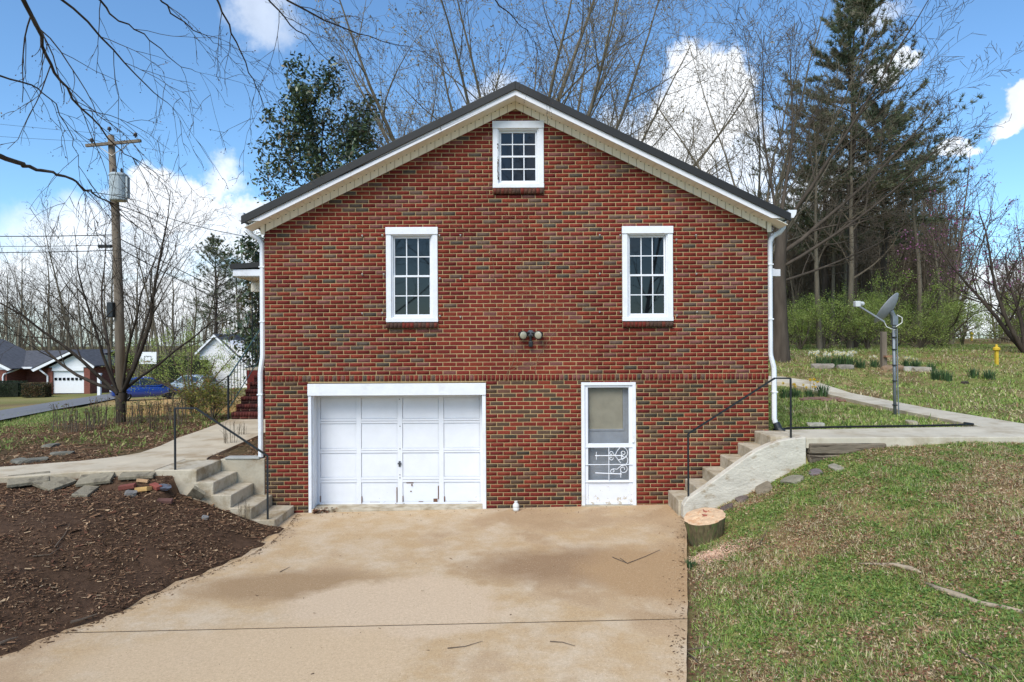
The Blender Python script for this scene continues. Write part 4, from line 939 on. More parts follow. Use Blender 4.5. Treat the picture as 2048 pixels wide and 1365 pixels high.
# white pine ---------------------------------------------------------
def pine(seed, H, crown0, wid, tufts, lean=0, dead=True):
    rg = random.Random(seed); g = np.random.default_rng(seed); S = []; T = []; Tn = []
    n = 14; pts = [(lean * (k / n) ** 1.3 * H * .1 + rg.gauss(0, .05), rg.gauss(0, .05), -.3 + (H + .3) * k / n) for k in range(n + 1)]
    r0 = H * .017
    for k in range(n): S.append((*pts[k], *pts[k + 1], 0, 0, 1, 0, 0, 1, r0 * (1 - .93 * k / n), r0 * (1 - .93 * (k + 1) / n)))
    z = crown0 * .35 if dead else crown0
    while z < H - .3:
        f = z / H; i = min(int(f * n), n - 1); px_ = pts[i][0]; py_ = pts[i][1]; live = z > crown0
        for b_ in range(rg.randint(4, 6) if live else rg.randint(1, 2)):
            a = rg.uniform(0, 6.28); t = (H - z) / (H - crown0 + .01)
            L = wid * (min(1, t * 1.35) ** .75) * rg.uniform(.6, 1.15) + .35 if live else rg.uniform(1.0, 2.6)
            el = R(rg.gauss(8 + 38 * (1 - min(1, t * 1.2)), 9)); d = (math.cos(a) * math.cos(el), math.sin(a) * math.cos(el), math.sin(el)); p = (px_, py_, z)
            m = 6; rr = .012 + L * .009
            for k in range(m):
                d = norm3(d[0] + rg.gauss(0, .07), d[1] + rg.gauss(0, .07), d[2] + rg.gauss(.02, .05)); q = (p[0] + d[0] * L / m, p[1] + d[1] * L / m, p[2] + d[2] * L / m)
                S.append((*p, *q, *d, *d, rr * (1 - .85 * k / m), rr * (1 - .85 * (k + 1) / m))); p = q
                if live and k >= 1:
                    for s in range(rg.randint(2, 3)):
                        aa = rg.choice((-1, 1)) * rg.uniform(.5, 1.2); ca, sa = math.cos(aa), math.sin(aa); e = norm3(d[0] * ca - d[1] * sa, d[0] * sa + d[1] * ca, d[2] + rg.gauss(.12, .1)); LL = L * .26 * rg.uniform(.5, 1.2)
                        q2 = (p[0] + e[0] * LL, p[1] + e[1] * LL, p[2] + e[2] * LL); S.append((*p, *q2, *e, *e, .008, .004))
                        for u in (.45, .75, 1.0): T.append((p[0] + e[0] * LL * u, p[1] + e[1] * LL * u, p[2] + e[2] * LL * u)); Tn.append(e)
        z += rg.uniform(.38, .6) if live else rg.uniform(.5, .9)
    T = np.array(T); Tn = np.array(Tn)
    if len(T) > tufts: k = g.choice(len(T), tufts, False); T = T[k]; Tn = Tn[k]
    m = 18; P0 = np.repeat(T, m, 0); D0 = np.repeat(Tn, m, 0) * .7 + g.normal(0, .55, (len(P0), 3)) + np.array([0, 0, .2]); D0 /= np.linalg.norm(D0, axis=1, keepdims=True)
    Ln = g.uniform(.17, .32, len(P0)); side = np.cross(D0, g.normal(0, 1, D0.shape)); side /= np.linalg.norm(side, axis=1, keepdims=True); wv = side * .016
    V = np.stack([P0 - wv, P0 + wv, P0 + D0 * Ln[:, None]], 1).reshape(-1, 3)
    colr = np.repeat(pal(len(T), [(104, 112, 82), (126, 128, 98), (84, 94, 68), (146, 136, 112)], [4, 3, 3, 2], g=g), m, 0)
    me = raw_mesh('needles', V, np.arange(len(V)), np.full(len(P0), 3), LEAF, np.repeat(colr, 3, 0))
    return S, me
def add_pine(px, base_py, depth, seed, H, crown0, wid, tufts, label, lean=0, group=None):
    p = at(px, base_py, depth); S, me = pine(seed, H, crown0, wid, tufts, lean)
    return tree_obj('pine_tree', (p[0], p[1], tz(p[0], p[1])), S, BARKD, label, leaves=[('needles', me)], group=group)
add_pine(1705, 700, 33, 31, 17.0, 6.4, 3.7, 12000, 'tallest dark green pine rising behind the right house corner', lean=.1)
add_pine(1775, 700, 36, 33, 12.5, 5.0, 2.8, 3600, 'shorter dark pine at the right of the tall pine', lean=-.2)
add_pine(1650, 700, 40, 35, 13.5, 5.0, 2.4, 2000, 'slim dark pine half hidden left of the tall pine')
add_pine(432, 690, 72, 37, 15.5, 6.5, 3.4, 1500, 'distant pine above the white-sided house')

# magnolia behind the porch ------------------------------------------
def leafy(seed, H, spread, nl, leaf, cols, wts, P, z0, stems, mat, lmat, name='leaves', aspect=.42, jit=.25):
    rg = random.Random(seed); g = np.random.default_rng(seed); S = []; tips = []; nodes = []
    for k in range(stems):
        a = k * 2.4; sp = R(rg.uniform(0, spread)); d = norm3(math.cos(a) * math.sin(sp), math.sin(a) * math.sin(sp), math.cos(sp))
        grow(S, tips, (0, 0, z0), d, H * rg.uniform(.85, 1.05), H * .017, 0, P, rg, nodes)
    N_ = np.array(nodes) if nodes else np.array([t[0] for t in tips]); k = g.choice(len(N_), nl); Pt = N_[k] + g.normal(0, jit, (nl, 3))
    return S, leaf_cloud(Pt, leaf, cols, wts, name, lmat, g, aspect)
P_mag = [dict(seg=10, wander=.03, up=.03, kids=34, start=.3, angle=60, ratio=.31, fade=.5, rr=.4, taper=.95), dict(seg=6, wander=.1, up=.06, kids=(6, 8), start=.25, angle=45, ratio=.45, rr=.55),
         dict(seg=3, wander=.15, up=.06, kids=0, angle=40, ratio=.4, nodelvl=2)]
S, lm = leafy(41, 14.4, 4, 17000, .22, [(68, 82, 56), (88, 104, 70), (52, 66, 46), (118, 106, 78), (110, 116, 96)], [4, 4, 3, 1.0, .9], P_mag, -.3, 1, BARKD, GLOSSY, jit=.2)
mb = at(632, 690, 29); tree_obj('magnolia_tree', (mb[0], mb[1], tz(mb[0], mb[1])), S, BARKD, 'dark glossy-leaved evergreen magnolia rising left of the roof', leaves=[('leaves', lm)])
P_mag2 = [dict(P_mag[0], kids=18, start=.12, ratio=.24), P_mag[1], P_mag[2]]
S, lm = leafy(43, 6.0, 8, 5000, .22, [(68, 82, 56), (88, 104, 70), (52, 66, 46), (118, 106, 78)], [4, 4, 3, 1.2], P_mag2, -.3, 1, BARKD, GLOSSY, jit=.2)
mb = at(545, 690, 24.5); tree_obj('magnolia_tree', (mb[0], mb[1], tz(mb[0], mb[1])), S, BARKD, 'smaller glossy-leaved evergreen behind the porch posts', leaves=[('leaves', lm)])

# small spreading bare tree in the left bed --------------------------
S = []; tips = []; rg = random.Random(52)
P_s = [dict(seg=8, wander=.09, up=.035, kids=(7, 9), start=.25, angle=36, ratio=.52, fade=.4, rr=.5, taper=.88), dict(seg=6, wander=.13, up=.05, kids=(5, 7), start=.2, angle=40, ratio=.5, rr=.5), dict(seg=4, wander=.16, up=.05, kids=(3, 5), start=.2, angle=42, ratio=.5, rr=.55), dict(seg=3, wander=.2, up=.03, kids=0, angle=40, ratio=.5, rmin=.003)]
S.append((0, 0, -.3, .03, 0, .45, 0, 0, 1, .1, 0, 1, .125, .11)); S.append((.03, 0, .45, .08, 0, .75, .1, 0, 1, .1, 0, 1, .11, .10))
for (dx_, dy_, dz_, L_, r_) in [(-.95, .1, .42, 4.6, .05), (-.7, -.3, .75, 4.4, .052), (-.5, .4, .95, 4.8, .05), (-.12, -.1, 1, 4.2, .045), (.18, .35, 1, 4.6, .045), (.62, -.1, .95, 5.2, .064), (.5, -.4, .9, 4.4, .04), (.85, .3, .7, 4.2, .04)]:
    grow(S, tips, (.06 * np.sign(dx_), 0, .55 + rg.random() * .25), norm3(dx_, dy_, dz_), L_, r_, 0, P_s, rg)
sb_ = at(240, 830, 17.0); tree_obj('spreading_tree', (sb_[0], sb_[1], tz(sb_[0], sb_[1])), S, BARKD, 'small dark spreading bare tree in the left bed in front of the utility pole', split=.03)

# tree beside the camera whose drooping branches hang into the top left -
S = []; tips = []; rg = random.Random(61)
tb = (-6.6, -10.4); tbz = tz(*tb)
def chain(pts, r0, r1, kids=True, dens=3.2, L=1.1):
    pts = [Vector(p) for p in pts]
    # Catmull-Rom refine
    fine = []
    q = [pts[0]] + pts + [pts[-1]]
    for i in range(1, len(q) - 2):
        for k in range(4):
            t = k / 4; a, b_, c_, d_ = q[i - 1], q[i], q[i + 1], q[i + 2]
            fine.append(.5 * ((2 * b_) + (c_ - a) * t + (2 * a - 5 * b_ + 4 * c_ - d_) * t * t + (3 * b_ - a - 3 * c_ + d_) * t ** 3) + Vector((rg.gauss(0, .012), rg.gauss(0, .012), rg.gauss(0, .012))))
    fine.append(pts[-1]); n = len(fine); ta = [(fine[min(i + 1, n - 1)] - fine[max(i - 1, 0)]).normalized() for i in range(n)]
    for i in range(n - 1): S.append((*fine[i], *fine[i + 1], *ta[i], *ta[i + 1], r0 + (r1 - r0) * i / (n - 1), r0 + (r1 - r0) * (i + 1) / (n - 1)))
    if kids:
        for i in range(1, n - 1):
            if rg.random() < (fine[i + 1] - fine[i]).length * dens:
                s = rg.choice((-1, 1)); t = ta[i]; side = Vector((t.z, rg.uniform(-.6, .6), -t.x)).normalized() * s
                d = (t * .75 + side * rg.uniform(.4, 1.0) + Vector((0, 0, -.35))).normalized()
                grow(S, tips, tuple(fine[i]), tuple(d), L * rg.uniform(.4, 1.2), max(.0035, (r0 + (r1 - r0) * i / n) * .42), 0, P_droop, rg)
P_droop = [dict(seg=7, wander=.10, up=-.07, kids=(2, 4), start=.15, angle=36, ratio=.55, rr=.65, taper=.55, rmin=.0022), dict(seg=5, wander=.13, up=-.08, kids=(0, 2), start=.3, angle=38, ratio=.5, rr=.7, taper=.5, rmin=.0018), dict(seg=3, wander=.15, up=-.05, kids=0, angle=30, ratio=.4, rmin=.0016)]
T0 = (tb[0], tb[1], tbz - .3); T1 = (tb[0] + .1, tb[1] + .1, tbz + 3.0); T2 = (tb[0] + .3, tb[1] + .3, tbz + 6.0); T3 = (tb[0] + .5, tb[1] + .6, tbz + 8.6)
chain([T0, T1, T2, T3], .34, .12, False)
LIMBS = [ # photo pixels with distances from the camera
    ([T2, (-5.9, -8.0, 7.6)], [(40, -30, 6.0), (75, 55, 6.3), (100, 130, 6.6), (150, 195, 6.9), (215, 275, 7.2), (265, 315, 7.4)], .05, .011),
    ([T2, (-6.1, -8.4, 7.2)], [(105, -25, 6.6), (200, 75, 7.0), (290, 165, 7.3), (345, 215, 7.6)], .036, .006),
    ([T3, (-5.2, -7.6, 8.4)], [(185, -20, 7.2), (225, 30, 7.4), (290, 70, 7.7), (350, 125, 8.0), (400, 146, 8.2)], .033, .005),
    ([T1, (-6.6, -8.0, 5.2)], [(-30, 300, 5.6), (30, 325, 6.0), (75, 338, 6.2), (130, 356, 6.5), (175, 380, 6.8), (215, 402, 7.0)], .055, .014),
    ([T3, (-4.6, -7.4, 8.6)], [(310, -20, 7.4), (345, 28, 7.6), (400, 65, 7.9), (435, 88, 8.1)], .03, .006),
    ([T3, (-4.0, -7.0, 8.9)], [(425, -25, 7.6), (455, 45, 7.8), (490, 125, 8.1), (520, 190, 8.4), (545, 245, 8.6)], .034, .005),
    ([T3, (-3.6, -6.6, 9.0)], [(525, -20, 8.0), (570, 35, 8.3), (625, 85, 8.7), (680, 150, 9.2)], .034, .005),
    ([T3, (-3.2, -6.2, 9.2)], [(560, -10, 8.6), (650, 40, 9.0), (740, 75, 9.5), (830, 98, 10)], .036, .006),
    ([T3, (-1.4, -5.4, 9.6)], [(975, -20, 9.4), (1010, 20, 9.6), (1045, 55, 9.9), (1070, 85, 10.2)], .028, .006),
    ([T2, (-6.4, -8.4, 6.0)], [(-20, 150, 5.8), (60, 170, 6.2), (110, 210, 6.6), (150, 290, 6.9), (160, 360, 7.1)], .022, .004),
]
for stem, path, r0, r1 in LIMBS:
    path = [tuple(at(*p)) for p in path]
    r0 *= .46; r1 *= .5
    chain(stem + [path[0]], .045, r0, False); chain(path, r0, r1, True, 4.2, .95)
    e = Vector(path[-1]) - Vector(path[-2]); 
    for k in range(3): grow(S, tips, path[-1], tuple((e.normalized() + Vector((rg.gauss(0, .25), rg.gauss(0, .25), rg.gauss(-.05, .2)))).normalized()), rg.uniform(.4, 1.0), r1 * .9, 0, P_droop, rg)
tp = np.array([t[0] for t in tips]); tp = np.repeat(tp, 2, 0) + rng.normal(0, .03, (len(tp) * 2, 3))
bud = leaf_cloud(tp, .022, [(96, 70, 56), (120, 92, 66), (74, 56, 46)], [3, 2, 3], 'buds', DRY)
ov = empty('overhanging_tree', (tb[0], tb[1], tbz), 'dark bare branches of a near tree hanging in from the top left', 'tree')
S = np.array(S); S[:, 0:3] -= np.array([tb[0], tb[1], tbz]); S[:, 3:6] -= np.array([tb[0], tb[1], tbz]); big = S[:, 12] > .02
link('trunk', segs_mesh(S[big], 'trunk', BARKD), ov); link('crown', segs_mesh(S[~big], 'crown', BARKD), ov); link('buds', bud, ov, tuple(-v for v in (tb[0], tb[1], tbz)))

# woodland ------------------------------------------------------------
def wood_tree(seed, H, crown=.35):
    rg = random.Random(seed); S = []; tips = []
    P_w = [dict(seg=10, wander=.035, up=.02, kids=(12, 15), start=crown, angle=42, ratio=.34, fade=.6, rr=.45, taper=.92), dict(seg=6, wander=.12, up=.06, kids=(5, 7), start=.2, angle=40, ratio=.48, rr=.5), dict(seg=4, wander=.15, up=.05, kids=(3, 5), start=.2, angle=42, ratio=.5, rr=.6, rmin=.006), dict(seg=3, wander=.2, up=.03, kids=0, angle=40, ratio=.5, rmin=.006)]
    grow(S, tips, (0, 0, -.4), norm3(rg.gauss(0, .03), rg.gauss(0, .03), 1), H, H * .0125, 0, P_w, rg)
    S = np.array(S); big = S[:, 12] > .05
    return segs_mesh(S[big], 'trunk', BARK), segs_mesh(S[~big], 'crown', BARKB)
WT = [wood_tree(100 + k, h, cr) for k, (h, cr) in enumerate([(13, .35), (15, .4), (11, .25), (14, .3), (9.5, .2)])]
wr = random.Random(77)
def wood(px, depth, k, label, group, sc=1.0):
    p = at(px, 690, depth); t = empty('bare_woodland_tree', (p[0], p[1], tz(p[0], p[1])), label, 'tree', group, rz=wr.uniform(0, 6.28)); t.scale = (sc * wr.uniform(.9, 1.1),) * 2 + (sc * wr.uniform(.9, 1.15),)
    link('trunk', WT[k][0], t); link('crown', WT[k][1], t); return t
for k in range(34):
    wood(1560 + k * 10.5 + wr.uniform(-8, 8), wr.uniform(38, 78), k % 5, 'one of the bare grey trees crowding the wood behind the green shrubs', 'trees of the wood on the right', wr.uniform(.72, 1.0))
for (px_, d_, k_, sc_, lab_) in [(1700, 31, 2, 1.15, 'tall bare tree veiling the middle of the tall pine'), (1838, 33, 0, .85, 'lower bare tree right of the pines at the wood edge'), (1640, 30, 3, .8, 'bare tree between the house corner and the tall pine'), (1890, 38, 2, .8, 'last bare tree of the wood beside the open sky')]: wood(px_, d_, k_, lab_, 'bare trees in front of the pines', sc_)
for k in range(6):
    wood(2035 + k * 26, 46 + wr.uniform(-8, 14), k % 5, 'bare tree at the far right edge behind the redbud', 'trees behind the redbud', .62)
for k in range(34):
    wood(-40 + k * 17 + wr.uniform(-9, 9), wr.uniform(70, 104), k % 5, 'one of the distant bare trees lining the left skyline', 'trees along the left skyline', wr.uniform(1.0, 1.4))
for (x_, y_, k, sc) in [(-2.2, -24, 0, 1.0), (4.6, -25, 3, 1.0), (1.2, -28, 2, 1.2), (-6.5, -26, 2, 1.2), (7.5, -29, 4, 1.4), (-10, -30, 3, 1.1), (2.8, -34, 4, 1.5), (-4.2, -34, 3, 1.2), (10.5, -26, 2, 1.2)]:
    t = empty('bare_woodland_tree', (x_, y_, tz(x_, y_)), 'bare tree seen only as a reflection in the window panes', 'tree', 'trees mirrored in the windows', rz=wr.uniform(0, 6)); t.scale = (sc,) * 3
    link('trunk', WT[k][0], t); link('crown', WT[k][1], t)

# redbud --------------------------------------------------------------
P_rb = [dict(seg=7, wander=.09, up=.05, kids=(9, 11), start=.2, angle=42, ratio=.52, rr=.5), dict(seg=6, wander=.13, up=.04, kids=(6, 8), start=.2, angle=42, ratio=.5, rr=.55), dict(seg=4, wander=.15, up=.03, kids=(4, 5), start=.2, angle=42, ratio=.5, rr=.6, nodelvl=2, rmin=.006), dict(seg=3, wander=.18, up=.02, kids=0, angle=40, ratio=.5, nodelvl=3, rmin=.006)]
S = []; tips = []; nodes = []; rg = random.Random(88)
for k in range(6):
    a = k * 2.4; sp = R(rg.uniform(12, 40)); grow(S, tips, (0, 0, .0), norm3(math.cos(a) * math.sin(sp), math.sin(a) * math.sin(sp), math.cos(sp)), rg.uniform(5, 6.4), .09, 0, P_rb, rg, nodes)
N_ = np.array(nodes); N_ = N_[N_[:, 2] > 2.4]; N_ = N_[rng.choice(len(N_), 4200)] + rng.normal(0, .05, (4200, 3))
fl = leaf_cloud(N_, .075, [(176, 110, 150), (150, 90, 130), (120, 84, 96)], [3, 2, 2], 'blossom', LEAF, aspect=.8)
p = at(2050, 690, 27); tree_obj('redbud_tree', (p[0], p[1], tz(p[0], p[1])), S, BARKD, 'bare redbud with pink blossom at the right edge', leaves=[('blossom', fl)], split=.03)

# green understorey shrubs --------------------------------------------
P_sh = [dict(seg=5, wander=.14, up=-.01, kids=(6, 8), start=.2, angle=45, ratio=.55, rr=.5), dict(seg=4, wander=.18, up=0, kids=(3, 5), start=.2, angle=45, ratio=.5, rr=.6, nodelvl=1), dict(seg=3, wander=.2, up=0, kids=0, angle=40, ratio=.4, nodelvl=2)]
def shrub_mesh(seed, H, stems, nl, leaf, cols, wts, spread=55, lmat=LEAF, jit=.1, aspect=.55):
    S, lm_ = leafy(seed, H, spread, nl, leaf, cols, wts, P_sh, 0, stems, BARKB, lmat, jit=jit, aspect=aspect)
    return segs_mesh(np.array(S), 'stems', BARKB), lm_
GRN = [(148, 164, 78), (166, 180, 94), (124, 142, 70), (178, 186, 120)]
SH = [shrub_mesh(201, 3.2, 9, 9000, .075, GRN, [4, 3, 3, 1]), shrub_mesh(202, 2.6, 10, 8000, .075, GRN, [3, 4, 2, 1]), shrub_mesh(203, 3.8, 8, 9000, .075, GRN, [4, 2, 4, 1])]
def shrub(name, p, k, label, group=None, sc=1.0, meshes=None, cat='shrub'):
    st, lm_ = (meshes or SH)[k]; t = empty(name, (p[0], p[1], tz(p[0], p[1]) - .03), label, cat, group, rz=wr.uniform(0, 6.28)); t.scale = (sc, sc, sc * wr.uniform(.9, 1.1)); link('stems', st, t); link('leaves', lm_, t); return t
ORD = ['first', 'second', 'third', 'fourth', 'fifth', 'sixth', 'seventh', 'eighth', 'ninth', 'tenth', 'eleventh', 'twelfth', 'thirteenth', 'fourteenth']
SHO = {1570: 0, 1600: 1, 1648: 2, 1700: 3, 1735: 4, 1790: 5, 1840: 6, 1878: 7, 1925: 8}
for k, (px, dep, sc, h_) in enumerate([(1600, 30, .9, 0), (1648, 31, 1.0, 1), (1700, 33, .85, 2), (1735, 30, .95, 0), (1790, 34, .95, 2), (1840, 31, 1.05, 1), (1878, 34, 1.0, 2), (1925, 36, .95, 0), (1570, 34, 1.0, 2)]):
    shrub('green_shrub', at(px, 700, dep), h_, ORD[SHO[px]] + ' green shrub counted rightward from the house along the wood edge', 'shrubs along the wood edge', sc * (.68, .9, .78, .72, .95)[k % 5])
shrub('green_shrub', at(2060, 700, 30), 1, 'yellow-green shrub under the redbud at the right edge', None, .9)
shrub('green_shrub', at(385, 780, 40), 2, 'tall willowy yellow-green shrub in front of the white-sided house', None, 1.05)
YG = [(120, 124, 52), (150, 138, 66), (96, 104, 52), (150, 96, 60)]
NB = [shrub_mesh(211, 1.5, 9, 2600, .075, YG, [4, 3, 3, 1], 30), shrub_mesh(212, 1.2, 8, 2000, .075, YG, [4, 3, 3, 2], 30)]
shrub('nandina_shrub', at(425, 812, 17.5), 0, 'leafy yellow-green shrub beside the porch steps', None, .72, NB)
shrub('nandina_shrub', at(385, 812, 19.0), 1, 'shorter yellow-green shrub left of the one by the porch steps', None, .7, NB)
DG = [(44, 58, 36), (58, 72, 44), (36, 48, 32)]
def hedge(px0, px1, depth, h, cols, label):
    a, b_ = at(px0, 780, depth), at(px1, 780, depth); w = abs(b_[0] - a[0]); n = 5200; z = tz((a[0] + b_[0]) / 2, a[1])
    u = rng.uniform(-1, 1, (n, 3)); m = np.argmax(np.abs(u), 1); s = np.sign(u[np.arange(n), m]); u[np.arange(n), m] = s * rng.uniform(.86, 1.02, n)
    P = u * np.array([w / 2, .6, h / 2]) + np.array([0, 0, h / 2])
    t = empty('clipped_hedge', ((a[0] + b_[0]) / 2, a[1], z), label, 'hedge'); link('leaves', leaf_cloud(P, .11, cols, [3, 3, 3], 'leaves', LEAF), t)
    B().box(-w / 2 * .88, w / 2 * .88, -.5, .5, .05, h * .9).obj('branches', M('hedge_core', c(34, 38, 26), rough=1, var=.4, scale=12), t, local=True)
hedge(-40, 50, 57, 1.35, DG, 'dark green clipped hedge at the left edge before the brick ranch house')
hedge(52, 98, 55, 1.2, [(112, 84, 58), (96, 92, 56), (84, 70, 50)], 'bronze clipped hedge beside the ranch house garage')
hedge(300, 420, 66, 3.2, DG, 'tall dark evergreen hedge behind the parked blue car')

# dense far-off wood that reads as one mass ----------------------------
def thicket(name, x0, x1, d0, d1, n, hmax, label, seed, mat):
    g = np.random.default_rng(seed); S = []
    px = g.uniform(x0, x1, n); dp = g.uniform(d0, d1, n)
    for a, d_ in zip(px, dp):
        p = at(a, 690, d_); z = tz(p[0], p[1]); h = hmax * g.uniform(.45, 1.05); b0 = np.array([p[0], p[1], z - .2]); dr_ = np.array([g.normal(0, .06), g.normal(0, .06), 1.0]); r_ = .02 + h * .007
        m = 4
        for k in range(m):
            nd = dr_ + np.array([g.normal(0, .08), g.normal(0, .08), 0]); nd /= np.linalg.norm(nd); b1 = b0 + nd * h / m; S.append((*b0, *b1, *dr_, *nd, r_ * (1 - k / m * .85), r_ * (1 - (k + 1) / m * .85))); 
            for q in range(5):
                e = nd * .7 + g.normal(0, .5, 3); e /= np.linalg.norm(e); s0 = b0 + (b1 - b0) * g.random(); L_ = h * .16 * g.uniform(.5, 1.4); s1 = s0 + e * L_; S.append((*s0, *s1, *e, *e, .02, .012)); 
                for w_ in range(2):
                    e2 = e * .8 + g.normal(0, .45, 3) + np.array([0, 0, .15]); e2 /= np.linalg.norm(e2); s2 = s0 + (s1 - s0) * g.uniform(.3, 1); S.append((*s2, *(s2 + e2 * L_ * .6), *e2, *e2, .017, .011))
            b0, dr_ = b1, nd
    tag(link(name, segs_mesh(np.array(S), name, mat)), label, 'wood', kind='stuff')
thicket('far_wood', -120, 560, 95, 150, 330, 14, 'grey mass of far bare trees behind the left houses', 5, BARKB)
thicket('wood_undergrowth', 1545, 1905, 42, 80, 1000, 11.5, 'grey-brown tangle of bare saplings in the right wood', 6, BARKB)
thicket('far_wood_edge', 1985, 2260, 40, 70, 160, 6.5, 'bare brush behind the redbud at the right edge', 8, BARKB)
thicket('field_brush', 1880, 2010, 80, 130, 60, 1.2, 'low brush along the top of the distant field', 9, BARKB)

# ------------------------------------------------------------------ road and neighbours on the left
ROADM = M('asphalt', c(118, 116, 116), rough=.9, var=.12, scale=3, bump=.3, bscale=120)
def road():
    up = [(-220, 848), (-80, 833), (0, 824), (110, 806), (200, 793), (262, 783), (300, 776)]; lo = [(-220, 880), (-80, 860), (0, 848), (110, 823), (200, 806), (262, 794), (300, 786)]
    b = B(); n = len(up); 
    A = [hit(*p) for p in up]; C_ = [hit(*p) for p in lo]; K = 5; V = []
    for a, e in zip(A, C_):
        for k in range(K):
            q = a + (e - a) * k / (K - 1); V.append((q[0], q[1], tz(q[0], q[1]) + .09))
    b.add(V, [(i * K + k, i * K + k + 1, (i + 1) * K + k + 1, (i + 1) * K + k) for i in range(n - 1) for k in range(K - 1)])
    tag(b.obj('road', ROADM), kind='structure')
road()
SHING = M('grey_shingle', c(84, 84, 88), rough=.95, var=.25, scale=4, bump=.6, bscale=12)
FARBR = M('far_brick', c(126, 78, 66), rough=.9, var=.3, scale=3, stretch=(1, 1, 3.2), bump=.3)
SIDING = M('white_siding', c(232, 228, 226), rough=.6, var=.03)
HW = M('house_white', c(232, 232, 232), rough=.6, var=.03)
def ranch():
    d = 60.0; s = F / d; gz = at(140, 787, d)[2]
    def X(px): return at(px, 760, d)[0]
    def Z(py): return at(140, py, d)[2]
    y = d - D; h = empty('ranch_house', (X(140), y, gz), 'low brick ranch house with grey roof and white garage door at far left', 'house')
    B().box(X(-140), X(34), y - 1.2, y + 7, gz - .5, Z(737)).box(X(34), X(104), y + 1.2, y + 7, gz - .5, Z(737)).box(X(95.5), X(105), y, y + 1.2, gz - .5, Z(737)).box(X(168), X(180), y, y + 7, gz - .5, Z(737)).obj('wall', FARBR, h)
    gar = B().box(X(105), X(167), y + .15, y + .2, gz, Z(742)).obj('garage_door', HW, h)
    B().box(X(104.9), X(168), y - .05, y + .3, Z(742), Z(735)).obj('door_header', HW, h)
    for k in range(7):
        x0 = X(107.5 + k * 8.3); B().box(x0, x0 + .22, y + .1, y + .145, Z(761), Z(756)).obj('door_window', GLASS, gar)
    B().prism([(X(98), Z(735)), (X(180), Z(735)), (X(152), Z(709))], y - .02, y + .1).obj('gable', HW, h)
    B().prism([(X(72), Z(739)), (X(152), Z(702)), (X(152), Z(706.5)), (X(76), Z(743))], y - .6, y - .5).prism([(X(152), Z(702)), (X(197), Z(733)), (X(195), Z(737)), (X(152), Z(706.5))], y - .6, y - .5).prism([(X(-60), Z(680)), (X(52), Z(737)), (X(46), Z(740)), (X(-60), Z(686))], y - 1.8, y - 1.7).obj('rake_boards', HW, h)
    B().prism([(X(-60), Z(684)), (X(46), Z(738)), (X(-60), Z(738))], y - 1.25, y - 1.2).obj('left_gable', HW, h)
    rf = B()
    rf.add([(X(40), y - .4, Z(735)), (X(80), y - .4, Z(735)), (X(190), y + 4, Z(702)), (X(-30), y + 4, Z(702)), (X(200), y + 8, Z(735)), (X(-40), y + 8, Z(735))], [(0, 1, 2, 3), (3, 2, 4, 5)])
    for (xa, za, xb, zb_, y0, y1) in ((X(152), Z(701.5), X(70), Z(739), y - .62, y + 4.5), (X(152), Z(701.5), X(199), Z(733), y - .62, y + 4.5), (X(-60), Z(679.5), X(54), Z(737), y - 1.82, y + 4)):
        rf.add([(xa, y0, za), (xb, y0, zb_), (xb, y1, zb_), (xa, y1, za), (xa, y0, za + .08), (xb, y0, zb_ + .08), (xb, y1, zb_ + .08), (xa, y1, za + .08)], [(0, 3, 2, 1), (4, 5, 6, 7), (0, 1, 5, 4), (1, 2, 6, 5), (2, 3, 7, 6), (3, 0, 4, 7)])
    rf.obj('roof', SHING, h)
    B().box(X(40), X(72), y - .5, y - .38, Z(737), Z(733.5)).obj('gutter', HW, h)
    for px in (28, 97): B().tube([(X(px + (18 if px < 50 else -13)), y - .45, Z(737)), (X(px + (2 if px < 50 else -3)), y - .3 if px > 50 else y - 1.3, Z(747)), (X(px), y - .1 if px > 50 else y - 1.3, Z(752)), (X(px), y - .1 if px > 50 else y - 1.3, gz)], .07, 6).obj('downspout', HW, h)
ranch()
